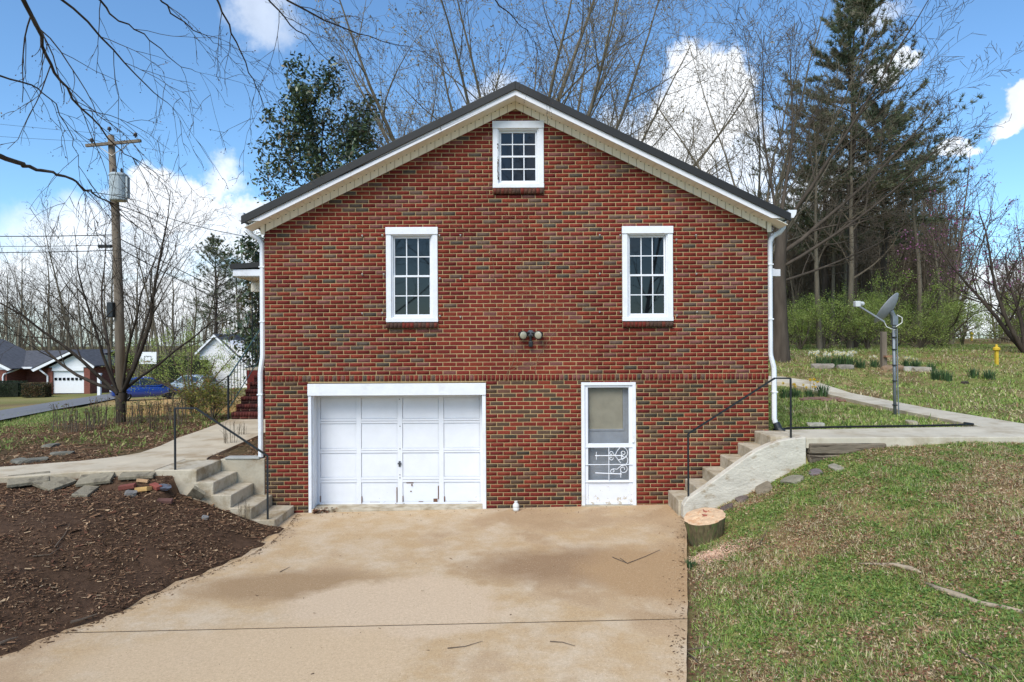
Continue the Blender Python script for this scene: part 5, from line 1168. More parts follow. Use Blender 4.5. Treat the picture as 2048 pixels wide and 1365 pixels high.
def white_house():
    d = 68.0; gz = at(430, 770, d)[2]; y = d - D
    def X(px): return at(px, 760, d)[0]
    def Z(py): return at(430, py, d)[2]
    h = empty('sided_house', (X(460), y, gz), 'white-sided gabled house half hidden behind the porch', 'house')
    b = B(); z = gz - .4
    hz_ = Z(745)
    xr_, zr_ = X(505), Z(760)
    def lim(z): # width of the gable at a height
        apx, apz = X(432), Z(672); 
        l = apx - (apz - z) * (apx - X(395)) / (apz - Z(708)); r_ = apx + (apz - z) * (X(484) - apx) / (apz - Z(728)); return max(l, X(400)), min(r_, X(540))
    k = 0
    while z < Z(674):                       # lap siding, board by board
        z1 = z + .16; l, r_ = lim(z1); l0, r0 = lim(z)
        if r_ - l < .15: break
        b.add([(l0, y - .02, z), (r0, y - .02, z), (r_, y, z1), (l, y, z1)], [(0, 1, 2, 3)]); b.add([(l0, y - .02, z), (r0, y - .02, z), (r0, y + .02, z), (l0, y + .02, z)], [(3, 2, 1, 0)]); z = z1
    b.obj('siding', SIDING, h)
    B().prism([(X(400), gz - .4), (X(540), gz - .4), (X(540), Z(728)), (X(432), Z(674)), (X(400), Z(702))], y + .03, y + 9).obj('wall', SIDING, h)
    apx, apz = X(432), Z(671)
    rf = B()
    for (xb, zb_) in ((X(394), Z(708)), (X(545), Z(778))): rf.add([(apx, y - .4, apz), (xb, y - .4, zb_), (xb, y + 9.4, zb_), (apx, y + 9.4, apz), (apx, y - .4, apz + .15), (xb, y - .4, zb_ + .15), (xb, y + 9.4, zb_ + .15), (apx, y + 9.4, apz + .15)], [(0, 3, 2, 1), (4, 5, 6, 7), (0, 1, 5, 4), (1, 2, 6, 5), (2, 3, 7, 6), (3, 0, 4, 7)])
    rf.obj('roof', SHING, h)
    rb_ = B()
    for (xb, zb_) in ((X(394), Z(708)), (X(545), Z(778))): rb_.add([(apx, y - .45, apz - .16), (xb, y - .45, zb_ - .16), (xb, y - .45, zb_ + .08), (apx, y - .45, apz + .08)], [(0, 1, 2, 3)])
    rb_.obj('rake_boards', HW, h)
    B().box(X(455), X(500), y + 3.2, y + 6, Z(712), Z(684)).obj('rear_wing', SHING, h)
white_house()

def car(name, p, rz, paint, label, sc=1.0):
    t = empty(name, (p[0], p[1], p[2]), label, 'car', rz=rz); t.scale = (sc,) * 3
    PM = M('paint_' + label[:5], paint, rough=.25, var=.03, spec=.5, coat=.6); DK = M('tyre_rubber', c(28, 28, 30), rough=.85); GL = M('car_glass', (.02, .025, .03), rough=.05, spec=.8); RIM = M('wheel_rim', c(170, 172, 176), rough=.3, metal=.8); RED = M('tail_lens', c(150, 24, 22), rough=.2)
    # lower body lofted from stations along its length (x), then the cabin
    st = [(-2.05, .42, .80, .70), (-1.98, .30, .92, .80), (-1.5, .22, .98, .86), (-.6, .20, .97, .88), (.5, .20, .95, .88), (1.2, .22, .90, .87), (1.8, .26, .78, .80), (2.08, .36, .62, .66)]
    V = []; Fc = []
    prof = lambda z0, z1, w: [(-w * .92, z0), (-w, z0 + (z1 - z0) * .35), (-w * .98, z0 + (z1 - z0) * .75), (-w * .86, z1), (w * .86, z1), (w * .98, z0 + (z1 - z0) * .75), (w, z0 + (z1 - z0) * .35), (w * .92, z0)]
    for (x, z0, z1, w) in st: V += [(x, y, z) for (y, z) in prof(z0, z1, w)]
    n = 8
    for i in range(len(st) - 1):
        for j in range(n): Fc.append((i * n + j, i * n + (j + 1) % n, (i + 1) * n + (j + 1) % n, (i + 1) * n + j))
    Fc += [tuple(range(n)), tuple(range((len(st) - 1) * n, len(st) * n))]
    B().add(V, Fc).obj('body', PM, t, smooth=True, local=True)
    cab = [(-1.95, .93), (-1.55, 1.36), (-.9, 1.50), (.1, 1.50), (.55, 1.40), (1.2, .90)]
    V = [(x, -.84 + (z - .9) * .32, z) for (x, z) in cab] + [(x, .84 - (z - .9) * .32, z) for (x, z) in cab]; m = len(cab)
    B().add(V, [tuple(range(m)), tuple(range(2 * m - 1, m - 1, -1))] + [(i, i + m, i + 1 + m, i + 1) for i in range(m - 1)]).obj('cabin', PM, t, local=True, bevel=.05)
    for s in (-1, 1):
        for pts in ([(-1.45, .98), (-1.32, 1.32), (-.55, 1.42), (-.5, .98)], [(-.44, .98), (-.48, 1.42), (.1, 1.42), (.45, 1.34), (.95, .97)]):
            k = len(pts); B().add([(x, s * (.845 - (z - .9) * .32 + .006), z) for (x, z) in pts] + [(x, s * (.845 - (z - .9) * .32 - .02), z) for (x, z) in pts], [tuple(range(k)), tuple(range(2 * k - 1, k - 1, -1))] + [(i, (i + 1) % k, (i + 1) % k + k, i + k) for i in range(k)]).obj('side_window', GL, t, local=True)
        for x in (-1.3, 1.3):
            rot = Matrix.Rotation(R(90), 3, 'X'); w = B().lathe([(.2, -.1), (.31, -.1), (.33, -.05), (.33, .05), (.31, .1), (.2, .1)], 20, (x, s * .76, .33), rot).obj('wheel', DK, t, local=True, smooth=True)
            B().lathe([(.02, -.09), (.19, -.08), (.21, -.105), (.21, .105), (.19, .08), (.02, .09)], 14, (x, s * .765, .33), rot).obj('rim', RIM, w, local=True)
        B().add([(-2.0, s * .55, .72), (-1.96, s * .80, .72), (-1.90, s * .82, 1.0), (-1.97, s * .6, 1.0), (-1.9, s * .55, .72), (-1.86, s * .78, .72), (-1.82, s * .79, 1.0), (-1.87, s * .6, 1.0)], [(0, 1, 2, 3), (4, 7, 6, 5), (0, 4, 5, 1), (1, 5, 6, 2), (2, 6, 7, 3), (3, 7, 4, 0)]).obj('tail_light', RED, t, local=True)
        B().box(1.86, 1.99, min(s * .4, s * .66), max(s * .4, s * .66), .58, .72).obj('headlight', M('lamp_lens', c(220, 222, 226), rough=.1), t, local=True)
        B().box(.72, .86, min(s * .84, s * 1.0), max(s * .84, s * 1.0), .96, 1.08).obj('mirror', PM, t, local=True, bevel=.03)
    B().add([(-1.96, -.66, .98), (-1.96, .66, .98), (-1.62, .58, 1.33), (-1.62, -.58, 1.33), (-1.9, -.66, .95), (-1.9, .66, .95), (-1.56, .58, 1.3), (-1.56, -.58, 1.3)], [(0, 1, 2, 3), (4, 7, 6, 5), (0, 4, 5, 1), (1, 5, 6, 2), (2, 6, 7, 3), (3, 7, 4, 0)]).obj('rear_window', GL, t, local=True)
    B().add([(1.2, -.74, .93), (1.2, .74, .93), (.62, .66, 1.38), (.62, -.66, 1.38), (1.15, -.74, .90), (1.15, .74, .90), (.56, .66, 1.35), (.56, -.66, 1.35)], [(0, 1, 2, 3), (4, 7, 6, 5), (0, 4, 5, 1), (1, 5, 6, 2), (2, 6, 7, 3), (3, 7, 4, 0)]).obj('windscreen', GL, t, local=True)
    B().box(-2.09, -2.03, -.26, .26, .62, .74).obj('number_plate', HW, t, local=True)
p = at(292, 800, 47); p[2] = tz(p[0], p[1]) + .06; car('parked_car', p, R(38), c(28, 62, 140), 'blue hatchback parked behind the spreading bare tree', 1.02)
p = at(385, 772, 56); p[2] = tz(p[0], p[1]) + .06; car('parked_car', p, R(160), c(150, 160, 170), 'pale grey car half hidden behind the shrubs left of the porch', 1.0)
# basketball hoop
p = at(303, 790, 58); z0 = tz(p[0], p[1]); t = empty('basketball_hoop', (p[0], p[1], z0), 'white basketball backboard on a dark pole behind the blue car', 'basketball hoop')
B().tube([(0, 0, 0), (0, 0, 3.0)], .06, 8).tube([(0, 0, 2.8), (0, -.5, 3.1)], .04, 6).obj('pole', BLACKM, t, local=True)
zt = at(303, 716, 58)[2] - z0; bd = B().box(-.72, .72, -.55, -.5, zt - .5, zt + .5).obj('backboard', HW, t, local=True)
B().box(-.3, .3, -.56, -.552, zt - .3, zt - .26).box(-.3, .3, -.56, -.552, zt + .12, zt + .16).box(-.3, -.26, -.56, -.552, zt - .26, zt + .12).box(.26, .3, -.56, -.552, zt - .26, zt + .12).obj('target_square', BLACKM, bd, local=True)
rr = B(); rr.tube([(.23 * math.cos(a), -.8 + .23 * math.sin(a), zt - .32) for a in [k * 2 * math.pi / 16 for k in range(17)]], .015, 5, cap=False); rr.obj('rim', M('orange_rim', c(190, 80, 40)), t, local=True)
# white gate post by the ranch house
p = at(199, 782, 56); o = B().box(p[0] - .12, p[0] + .12, p[1] - .1, p[1] + .1, tz(p[0], p[1]) - .1, at(199, 750, 56)[2]).box(p[0] - .16, p[0] + .16, p[1] - .14, p[1] + .14, at(199, 750, 56)[2] + .001, at(199, 747, 56)[2]).obj('porch_post', HW, None); tag(o, 'white square post right of the ranch house garage', 'post')

# utility pole ---------------------------------------------------------
pd = 27.0
def U(px, py, dd=0): return tuple(at(px, py, pd + dd))
pb_ = at(243, 790, pd); base = (pb_[0], pb_[1], tz(pb_[0], pb_[1])); up = empty('utility_pole', base, 'weathered wooden utility pole with crossarm and grey transformer', 'utility pole')
PWD = M('pole_wood', c(118, 106, 92), rough=.95, var=.3, scale=4, bump=.6, bscale=16, stretch=(2, 2, .2))
B().tube([(base[0], base[1], base[2] - .3), U(238, 600), U(230, 400), U(222, 272)], [.2, .175, .15, .12], 12).obj('pole', PWD, up, smooth=True)
a, b_ = Vector(U(172, 292, -.2)), Vector(U(282, 282, -.2)); B().tube([a, b_], .075, 4).obj('crossarm', PWD, up)
INS = M('insulator', c(60, 52, 52), rough=.3)
for q in (Vector(U(184, 287, -.2)), Vector(U(271, 276, -.2)), Vector(U(219, 264, 0))): B().lathe([(.03, 0), (.03, .06), (.08, .07), (.08, .11), (.05, .12), (.07, .14), (.05, .19), (.01, .2)], 10, q).obj('insulator', INS, up)
for s in (190, 258): B().tube([U(s, 288, -.2), U(224, 312, -.14)], .016, 5).obj('brace', M('zinc', c(176, 170, 160)), up)
tx = Vector(U(237, 376, -.38)); h = (at(237, 350, pd)[2] - at(237, 402, pd)[2]); tf = B().lathe([(.30, -h / 2), (.32, -h / 2 + .03), (.32, h / 2 - .08), (.34, h / 2 - .07), (.34, h / 2 - .02), (.28, h / 2 + .04), (.05, h / 2 + .06)], 18, tx).obj('transformer', M('transformer_grey', c(168, 176, 178), rough=.5, var=.1), up, smooth=False)
for s in (-.16, .16): B().lathe([(.03, 0), (.06, .03), (.035, .06), (.06, .09), (.035, .12), (.05, .15), (.02, .2)], 8, tx + Vector((s, -.05, h / 2 + .04))).obj('bushing', INS, tf)
B().box(tx.x + .33, tx.x + .40, tx.y - .1, tx.y + .1, tx.z - h / 2 + .1, tx.z + h / 2 - .1).obj('cooling_fin', M('transformer_grey', c(168, 176, 178)), tf)
q = U(223, 620, -.25); B().box(q[0] - .14, q[0] + .1, q[1] - .1, q[1] + .1, q[2] - .3, q[2] + .3).obj('equipment_box', BLACKM, up, bevel=.03)
q = U(210, 493, -.2); B().tube([(q[0] - .25, q[1], q[2]), (q[0] + .25, q[1], q[2])], .07, 8).obj('splice_case', BLACKM, up)
WIRE = M('wire_black', c(30, 30, 34), rough=.7)
def wire(a, b_, sag, r_, label):
    a, b_ = Vector(a), Vector(b_); pts = []
    for k in range(15): t = k / 14; p = a.lerp(b_, t); p.z -= sag * 4 * t * (1 - t); pts.append(p)
    tag(B().tube(pts, r_, 4).obj('cable', WIRE), label, 'cable')
wire(U(232, 470), at(-500, 448, 30), .25, .022, 'uppermost of three thick cables running left from the pole')
wire(U(232, 490), at(-500, 468, 30), .25, .014, 'middle cable running left from the pole through the splice case')
wire(U(232, 501), at(-500, 490, 30), .2, .02, 'lowest of three thick cables running left from the pole')
wire(U(236, 476), at(640, 650, 62), .5, .02, 'upper cable running right from the pole behind the porch')
wire(U(236, 496), at(640, 672, 62), .5, .02, 'lower cable running right from the pole behind the porch')
wire(U(240, 398), (-HX - .05, 4.0, 4.9), .3, .012, 'thin service wire from the transformer to the house eave')
wire(U(184, 284, -.2), at(-700, 190, 30), .3, .007, 'thin overhead line leaving the left end of the crossarm')
wire(U(271, 273, -.2), at(-700, 150, 34), .3, .007, 'thin overhead line leaving the right end of the crossarm')

# ------------------------------------------------------------------ things on the house and near it
# floodlight
x, zz = W(1061, 670)
fl_ = empty('floodlight', (x, -.02, zz), 'twin-lamp motion-sensor floodlight on the brick wall', 'floodlight')
B().lathe([(.055, 0), (.06, .02), (.05, .045), (.01, .05)], 14, (x + .0, -.002, zz + .02), Matrix.Rotation(R(90), 3, 'X')).obj('wall_plate', M('grey_plastic', c(84, 86, 92), rough=.5), fl_)
for s in (-1, 1):
    rot = Matrix.Rotation(R(-s * 22), 3, 'Z') @ Matrix.Rotation(R(98), 3, 'X')
    hd_ = B().lathe([(.02, -.09), (.04, -.07), (.055, .0), (.072, .055), (.072, .07), (.066, .07)], 16, (x + s * .145, -.10, zz), rot).obj('lamp_head', BLACKM, fl_, smooth=True)
    B().lathe([(.066, .066), (.05, .078), (.02, .084), (.005, .085)], 16, (x + s * .145, -.10, zz), rot).obj('lens', M('lamp_glass', c(170, 164, 144), rough=.15, spec=.6), hd_, smooth=True)
    B().tube([(x + s * .02, -.045, zz + .03), (x + s * .07, -.07, zz + .03), (x + s * .12, -.06, zz + .01)], .018, 6).obj('arm', BLACKM, fl_)
B().tube([(x + .0, -.05, zz - .01), (x, -.06, zz - .10)], .02, 6).obj('sensor_arm', BLACKM, fl_)
B().box(x - .035, x + .035, -.11, -.03, zz - .20, zz - .10).obj('motion_sensor', BLACKM, fl_, bevel=.02)
# dried vine
S = []; tips = []; rg = random.Random(9)
def wallgrow(x, z, ang, L, r_, lv):
    n = max(3, int(L / .07))
    for k in range(n):
        ang += rg.gauss(0, .22); nx = x + math.cos(ang) * L / n; nz = z + math.sin(ang) * L / n
        S.append((x, -.008, z, nx, -.008, nz, math.cos(ang), 0, math.sin(ang), math.cos(ang), 0, math.sin(ang), r_ * (1 - .6 * k / n), r_ * (1 - .6 * (k + 1) / n))); x, z = nx, nz
        if lv < 2 and rg.random() < .3: wallgrow(x, z, ang + rg.choice((-1, 1)) * rg.uniform(.4, .9), L * rg.uniform(.2, .45), r_ * .6, lv + 1)
vx, vz = W(1010, 760)
for (x_, z_, a_, L_) in [(vx, vz, 1.5, 2.6), (vx + .5, vz + .1, 1.7, 2.2), (W(985, 560)[0], W(985, 560)[1], 1.3, 1.3), (W(1090, 600)[0], W(1090, 600)[1], 1.9, 1.4), (W(975, 400)[0], W(975, 400)[1], 1.7, .5)]: wallgrow(x_, z_, a_, L_, .0028, 0)
tag(link('dried_vine', segs_mesh(np.array(S), 'dried_vine', M('dry_stem', c(150, 122, 96), rough=.95, var=.2))), 'thin dead vine stems clinging to the brick below the attic window', 'vine')
# jug
p = gp(1032, 1022, float(drive_z(0)))
jg = empty('plastic_jug', (p[0], p[1], float(drive_z(p[0]))), 'small white plastic bottle standing by the brick wall', 'bottle')
B().lathe([(.035, 0), (.05, .006), (.052, .05), (.048, .055), (.052, .06), (.05, .1), (.03, .125), (.02, .13), (.02, .138)], 16).obj('body', M('white_plastic', c(228, 226, 220), rough=.4), jg, smooth=True, local=True)
B().lathe([(.026, .134), (.026, .158), (.02, .16)], 12).obj('cap', M('white_plastic', c(228, 226, 220)), jg, local=True)
# stump
p = gp(1409, 1078, .12); sx, sy2 = p[0], p[1]; sz = tz(sx, sy2); stp = empty('tree_stump', (sx, sy2, sz), 'freshly cut tree stump with pale slanted top beside the driveway', 'stump'); stp.scale = (.9, .9, .95)
V = []; Fc = []; n = 40; rows = 7; topring = []
for k in range(rows):
    f = k / (rows - 1)
    for j in range(n):
        a = 2 * math.pi * j / n; r_ = (.20 + .075 * f + .010 * math.sin(5 * a + .4) * math.sin(2 * a) + .006 * math.sin(13 * a + k * .6) + .004 * math.sin(23 * a)) * (1.05 if math.cos(a) > 0 else 1.0)
        zt = .32 + .07 * math.cos(a - .7); V.append((r_ * math.cos(a) * 1.06 + f * -.01, r_ * math.sin(a), -.08 + (zt + .08) * f))
for k in range(rows - 1):
    for j in range(n): Fc.append((k * n + j, k * n + (j + 1) % n, (k + 1) * n + (j + 1) % n, (k + 1) * n + j))
B().add(V, Fc).obj('bark', M('mossy_bark', c(104, 92, 66), rough=.95, var=.5, scale=14, bump=1, bscale=24, stretch=(2.2, 2.2, .35), col3=c(92, 100, 58), thr3=(.5, .58), scale3=9), stp, smooth=True, local=True)
top = V[-n:]; cxm = np.mean(np.array(top), 0); ring = [tuple(np.array(q) + np.array([0, 0, .002])) for q in top]; mid_ = [tuple(cxm + (np.array(q) - cxm) * .55 + np.array([0, 0, rnd.uniform(.004, .02)])) for q in top]
B().add(ring + mid_ + [tuple(cxm + np.array([0, 0, .02]))], [(j, (j + 1) % n, n + (j + 1) % n, n + j) for j in range(n)] + [(n + j, n + (j + 1) % n, 2 * n) for j in range(n)]).obj('cut_face', M('fresh_wood', c(212, 178, 142), rough=.9, var=.2, scale=12, bump=.6, bscale=40, col3=c(198, 150, 110), thr3=(.52, .62), scale3=9), stp, local=True)
b = B()
for k in range(6):
    a = rnd.uniform(-.3, .5); x0 = rnd.uniform(-.02, .1); y0 = rnd.uniform(-.06, .1); b.tube([(cxm[0] + x0, cxm[1] + y0, cxm[2] + .01), (cxm[0] + x0 + rnd.uniform(-.09, .02), cxm[1] + y0 + rnd.uniform(-.05, .05), cxm[2] + rnd.uniform(.03, .07))], [.022, .006], 4)
b.obj('splinters', M('red_heartwood', c(170, 100, 84), rough=.9, var=.3, scale=20), stp, local=True)
# loose stones, pavers and debris
def rock(name, p, sx_, sy_, sz_, rz, col, label, cat, seed, group=None, bury=.3):
    g = random.Random(seed); bm = bmesh.new(); bmesh.ops.create_icosphere(bm, subdivisions=2, radius=1)
    for v in bm.verts:
        k = 1 + g.uniform(-.16, .16); v.co = Vector((max(-.78, min(.78, v.co.x * k)) * 1.2, max(-.78, min(.78, v.co.y * k)) * 1.2, max(-.5, min(.5, v.co.z * k)) * 1.9))
        v.co.x *= sx_ / 2; v.co.y *= sy_ / 2; v.co.z *= sz_ / 2
    me = bpy.data.meshes.new(name); bm.to_mesh(me); bm.free(); me.materials.append(M('stone_%d_%d_%d' % col, c(*col), rough=.95, var=.25, scale=9, bump=.8, bscale=30))
    o = link(name, me, None, (p[0], p[1], tz(p[0], p[1]) + sz_ * (.5 - bury))); 
    e = .15; nx = (tz(p[0] + e, p[1]) - tz(p[0] - e, p[1])) / (2 * e); ny = (tz(p[0], p[1] + e) - tz(p[0], p[1] - e)) / (2 * e)
    o.rotation_mode = 'QUATERNION'; o.rotation_quaternion = Vector((-nx, -ny, 1)).to_track_quat('Z', 'Y') @ Matrix.Rotation(rz, 3, 'Z').to_quaternion(); return tag(o, label, cat, group)
for k, (px, py, w, d_, h_, col, lab) in enumerate([(1455, 1020, .26, .2, .07, (96, 80, 78), 'flat purplish stone just above the stump'), (1484, 1003, .22, .18, .08, (110, 96, 88), 'small grey-brown stone below the cheek wall'), (1528, 982, .44, .26, .09, (128, 116, 98), 'largest flat tan stone below the cheek wall'), (1468, 990, .18, .14, .06, (136, 92, 88), 'small reddish stone against the cheek wall'),
        (1585, 963, .42, .2, .07, (132, 126, 108), 'long flat stone near the top of the cheek wall'), (1630, 948, .3, .18, .05, (118, 106, 106), 'purplish flat stone right of the cheek wall'), (1672, 940, .34, .14, .05, (150, 142, 126), 'pale flat stone in the grass below the timber'), (1352, 1046, .24, .18, .07, (92, 90, 86), 'dark stone at the corner of the driveway by the stump')]):
    rock('flat_stone', hit(px, py), w, d_, h_, rnd.uniform(-.4, .4), col, lab, 'stone', 300 + k, 'stones below the cheek wall')
def paver(px, py, w, d_, rz, lab, tilt=0):
    p = hit(px, py); o = B().box(-w / 2, w / 2, -d_ / 2, d_ / 2, -.025, .025).obj('paving_slab', M('paver_concrete', c(142, 132, 112), rough=.95, var=.2, scale=7, bump=.8, bscale=50, col3=c(92, 84, 70), thr3=(.5, .66), scale3=5), None, bevel=.008)
    e = .2; nx = (tz(p[0] + e, p[1]) - tz(p[0] - e, p[1])) / (2 * e); ny = (tz(p[0], p[1] + e) - tz(p[0], p[1] - e)) / (2 * e)
    o.rotation_mode = 'QUATERNION'; o.rotation_quaternion = Vector((-nx + tilt, -ny, 1)).to_track_quat('Z', 'Y') @ Matrix.Rotation(rz, 3, 'Z').to_quaternion()
    o.location = (p[0], p[1], tz(p[0], p[1]) + .035); tag(o, lab, 'paving slab', 'loose paving slabs')
paver(58, 963, .5, .34, .1, 'leftmost loose grey paving slab below the front walk'); paver(110, 970, .42, .34, .5, 'second loose paving slab from the left below the walk'); paver(172, 986, .52, .2, .35, 'narrow paving slab lying lowest of the row on the dirt bank')
paver(192, 964, .46, .28, .25, 'middle paving slab tucked against the front walk'); paver(277, 955, .48, .26, .05, 'paving slab nearest the top of the left steps'); paver(390, 997, .42, .2, -.75, 'tilted paving slab sliding beside the left steps')
def loose_brick(px, py, col, rz, lab, holes=False, sc=1):
    p = hit(px, py); z = tz(p[0], p[1]); o = B().box(-.1, .1, -.045, .045, -.028, .028).obj('loose_brick', M('loose_%d' % col[1], c(*col), rough=.95, var=.2, scale=16, bump=.6), None, bevel=.006); o.location = (p[0], p[1], z + .03); o.rotation_euler = (rnd.uniform(-.2, .2), rnd.uniform(-.2, .2), rz); o.scale = (sc, sc, sc); tag(o, lab, 'brick')
    if holes:
        for i in range(2):
            for j in range(4): B().box(-.075 + j * .042, -.051 + j * .042, -.026 + i * .03, -.006 + i * .03, .0285, .031).obj('core_hole', M('hole_dark', c(60, 44, 30)), o, local=True)
loose_brick(255, 980, (122, 70, 60), .15, 'red brick lying flat left of the yellow brick', sc=1.1); loose_brick(287, 983, (182, 146, 92), -.3, 'yellow cored brick on the dirt bank', True, 1.15); loose_brick(312, 979, (140, 76, 64), -.6, 'bright red brick right of the yellow brick'); loose_brick(286, 969, (184, 148, 112), .1, 'pale orange brick above the yellow brick', sc=.8); loose_brick(330, 1008, (104, 74, 66), .2, 'dull brown half-buried brick on the dirt bank')
rock('grey_stone', hit(262, 992), .2, .16, .07, .3, (126, 122, 116), 'small grey stone below the loose bricks', 'stone', 401); rock('blue_glass', hit(330, 976), .18, .1, .05, -.3, (104, 108, 118), 'bluish slag stone beside the bright red brick', 'stone', 402); rock('grey_stone', hit(410, 1040), .10, .09, .06, 0, (140, 138, 134), 'pale round stone on the dark mulch', 'stone', 403)
for k, (px, py, lab) in enumerate([(40, 926, 'flat grey stone left on the far edge of the front walk'), (125, 911, 'dark flat stone in the bed behind the front walk'), (70, 924, 'second flat stone along the far edge of the front walk'), (102, 893, 'mossy flat stone highest in the left bed')]): rock('flat_stone', hit(px, py), .4, .22, .07, .1, (112, 108, 96), lab, 'stone', 420 + k)
# surface root and twigs
def on_ground(pts, lift=.01): return [(q[0], q[1], tz(q[0], q[1]) + lift) for q in (hit(*p) for p in pts)]
RT = M('pale_root', c(172, 154, 130), rough=.95, var=.25, scale=10, bump=.7, bscale=30)
rt = empty('surface_root', tuple(on_ground([(1850, 1160)])[0]), 'pale gnarled tree root surfacing across the right lawn', 'root')
B().tube(on_ground([(1715, 1127), (1750, 1131), (1790, 1137), (1822, 1143), (1845, 1153)]), [.004, .012, .02, .026, .008], 7).obj('root_length', RT, rt, smooth=True); B().tube(on_ground([(1848, 1170), (1880, 1183), (1920, 1195), (1960, 1207), (2010, 1216), (2060, 1228)]), [.01, .026, .03, .022, .018, .014], 7).obj('root_length', RT, rt, smooth=True)
TWM = M('grey_twig', c(104, 90, 76), rough=.95, var=.3, scale=20)
def twig(pts, r_, lab, forks=(), lift=.012, drive=False):
    def pos(p):
        if drive: q = gp(p[0], p[1], .03); return (q[0], q[1], float(drive_z(q[0])) + lift)
        q = hit(*p); return (q[0], q[1], tz(q[0], q[1]) + lift)
    b = B(); b.tube([pos(p) for p in pts], [r_ * (1 - .6 * k / (len(pts) - 1)) for k in range(len(pts))], 5)
    for f in forks: b.tube([pos(p) for p in f], r_ * .6, 4)
    tag(b.obj('fallen_twig', TWM), lab, 'twig', 'fallen twigs')
twig([(1225, 1120), (1255, 1133), (1290, 1120), (1320, 1107)], .006, 'forked twig lying on the upper right of the driveway', [[(1255, 1133), (1240, 1122)]], .008, True)
twig([(895, 1297), (930, 1294), (965, 1284)], .005, 'thin straight twig near the middle of the front slab', (), .008, True); twig([(1100, 1287), (1125, 1289), (1150, 1297)], .005, 'short bent twig right of the middle of the front slab', (), .008, True)
twig([(1322, 1310), (1370, 1308), (1425, 1300)], .011, 'stick poking from the lawn onto the driveway', [[(1370, 1308), (1395, 1330)]], .03); twig([(1335, 1365), (1352, 1340), (1380, 1315)], .008, 'curved stick on the driveway edge at the bottom', (), .03)
twig([(1518, 1095), (1530, 1075), (1536, 1060)], .006, 'pale twig standing in the grass right of the stump', (), .03); twig([(1920, 1310), (1960, 1330), (2000, 1350)], .008, 'stick lying in the grass at the lower right', (), .03)
twig([(142, 1267), (165, 1250), (195, 1236)], .016, 'bark stick at the left edge of the driveway joint', (), .03); twig([(110, 1098), (130, 1075), (140, 1052)], .008, 'curved pale stick on the dark mulch bank', (), .02); twig([(0, 1296), (20, 1288), (36, 1282)], .014, 'stub of bark at the lower left driveway edge', (), .03)
twig([(65, 1120), (100, 1118), (125, 1095)], .008, 'long curved twig on the left of the mulch bank', (), .02); twig([(560, 1138), (580, 1128)], .005, 'tiny twig on the left of the driveway', (), .008, True)

# satellite dish ---------------------------------------------------------
p = gp(1790, 829, 1.25); bx_, by_ = p[0], p[1]; z0 = tz(bx_, by_); dd_ = by_ + D
sd_ = empty('satellite_dish', (bx_, by_, z0), 'grey satellite dish on a metal pole beside the right walk', 'satellite dish')
GAL = M('galvanised', c(128, 134, 138), rough=.5, metal=.5, var=.15, scale=8); DSH = M('dish_grey', c(150, 152, 156), rough=.5)
ztop = at(1787, 648, dd_)[2]
B().tube([(bx_, by_, z0 - .2), (bx_ - .02, by_, ztop)], .032, 10).obj('pole', GAL, sd_, smooth=True)
B().tube([(bx_ + .06, by_ - .03, z0 - .1), (bx_ + .045, by_ - .03, z0 + .5), (bx_ + .035, by_ - .03, z0 + .95), (bx_ + .03, by_ - .03, ztop - .1)], .012, 6).obj('conduit', GAL, sd_)
for f in (.12, .38, .55, .72, .85, .95): zz = z0 + (ztop - z0) * f; B().tube([(bx_ - .01, by_ - .01, zz), (bx_ - .01, by_ - .01, zz + .02)], .05, 10).obj('clamp', BLACKM, sd_)
ctr = Vector(at(1780, 621, dd_)); nrm = Vector((-.6, .55, .58)).normalized()          # dish looks up to the left
q = nrm.to_track_quat('Z', 'X').to_matrix(); prof = [(.005, 0), (.12, .012), (.22, .04), (.30, .075), (.36, .11), (.365, .115), (.36, .122), (.30, .088), (.22, .053), (.12, .025), (.005, .013)]
B().lathe(prof, 28, ctr - nrm * .03, q @ Matrix.Diagonal((1.0, .88, 1))).obj('reflector', DSH, sd_, smooth=True)
B().box(bx_ - .06, bx_ + .05, by_ - .05, by_ + .05, ztop - .03, ztop + .16).tube([(bx_, by_, ztop + .1), tuple(ctr - nrm * .02)], .05, 8).obj('mount', GAL, sd_, bevel=.01)
e0 = Vector(at(1768, 644, dd_ - .15)); e1 = Vector(at(1716, 612, dd_ - .55)); B().tube([e0, e1], .022, 4).obj('feed_arm', DSH, sd_)
B().box(e1.x - .07, e1.x + .03, e1.y - .05, e1.y + .05, e1.z - .02, e1.z + .09).tube([tuple(e1 + Vector((.02, 0, .05))), tuple(e1 + Vector((.12, .06, .04)))], [.03, .045], 10).obj('feed_horn', M('light_plastic', c(206, 208, 206), rough=.5), sd_, bevel=.008)
B().tube([e0, e0 + Vector((.05, 0, -.1)), e0 + Vector((.14, 0, -.14)), Vector((bx_ - .02, by_ - .05, ztop - .12))], .008, 5).tube([(bx_, by_ - .05, ztop - .06), (bx_ + .12, by_ - .05, ztop + .02), (bx_ + .13, by_ - .04, ztop + .12), (bx_ + .05, by_, ztop + .18)], .008, 5).obj('coax_cable', M('white_plastic', c(228, 226, 220)), sd_)

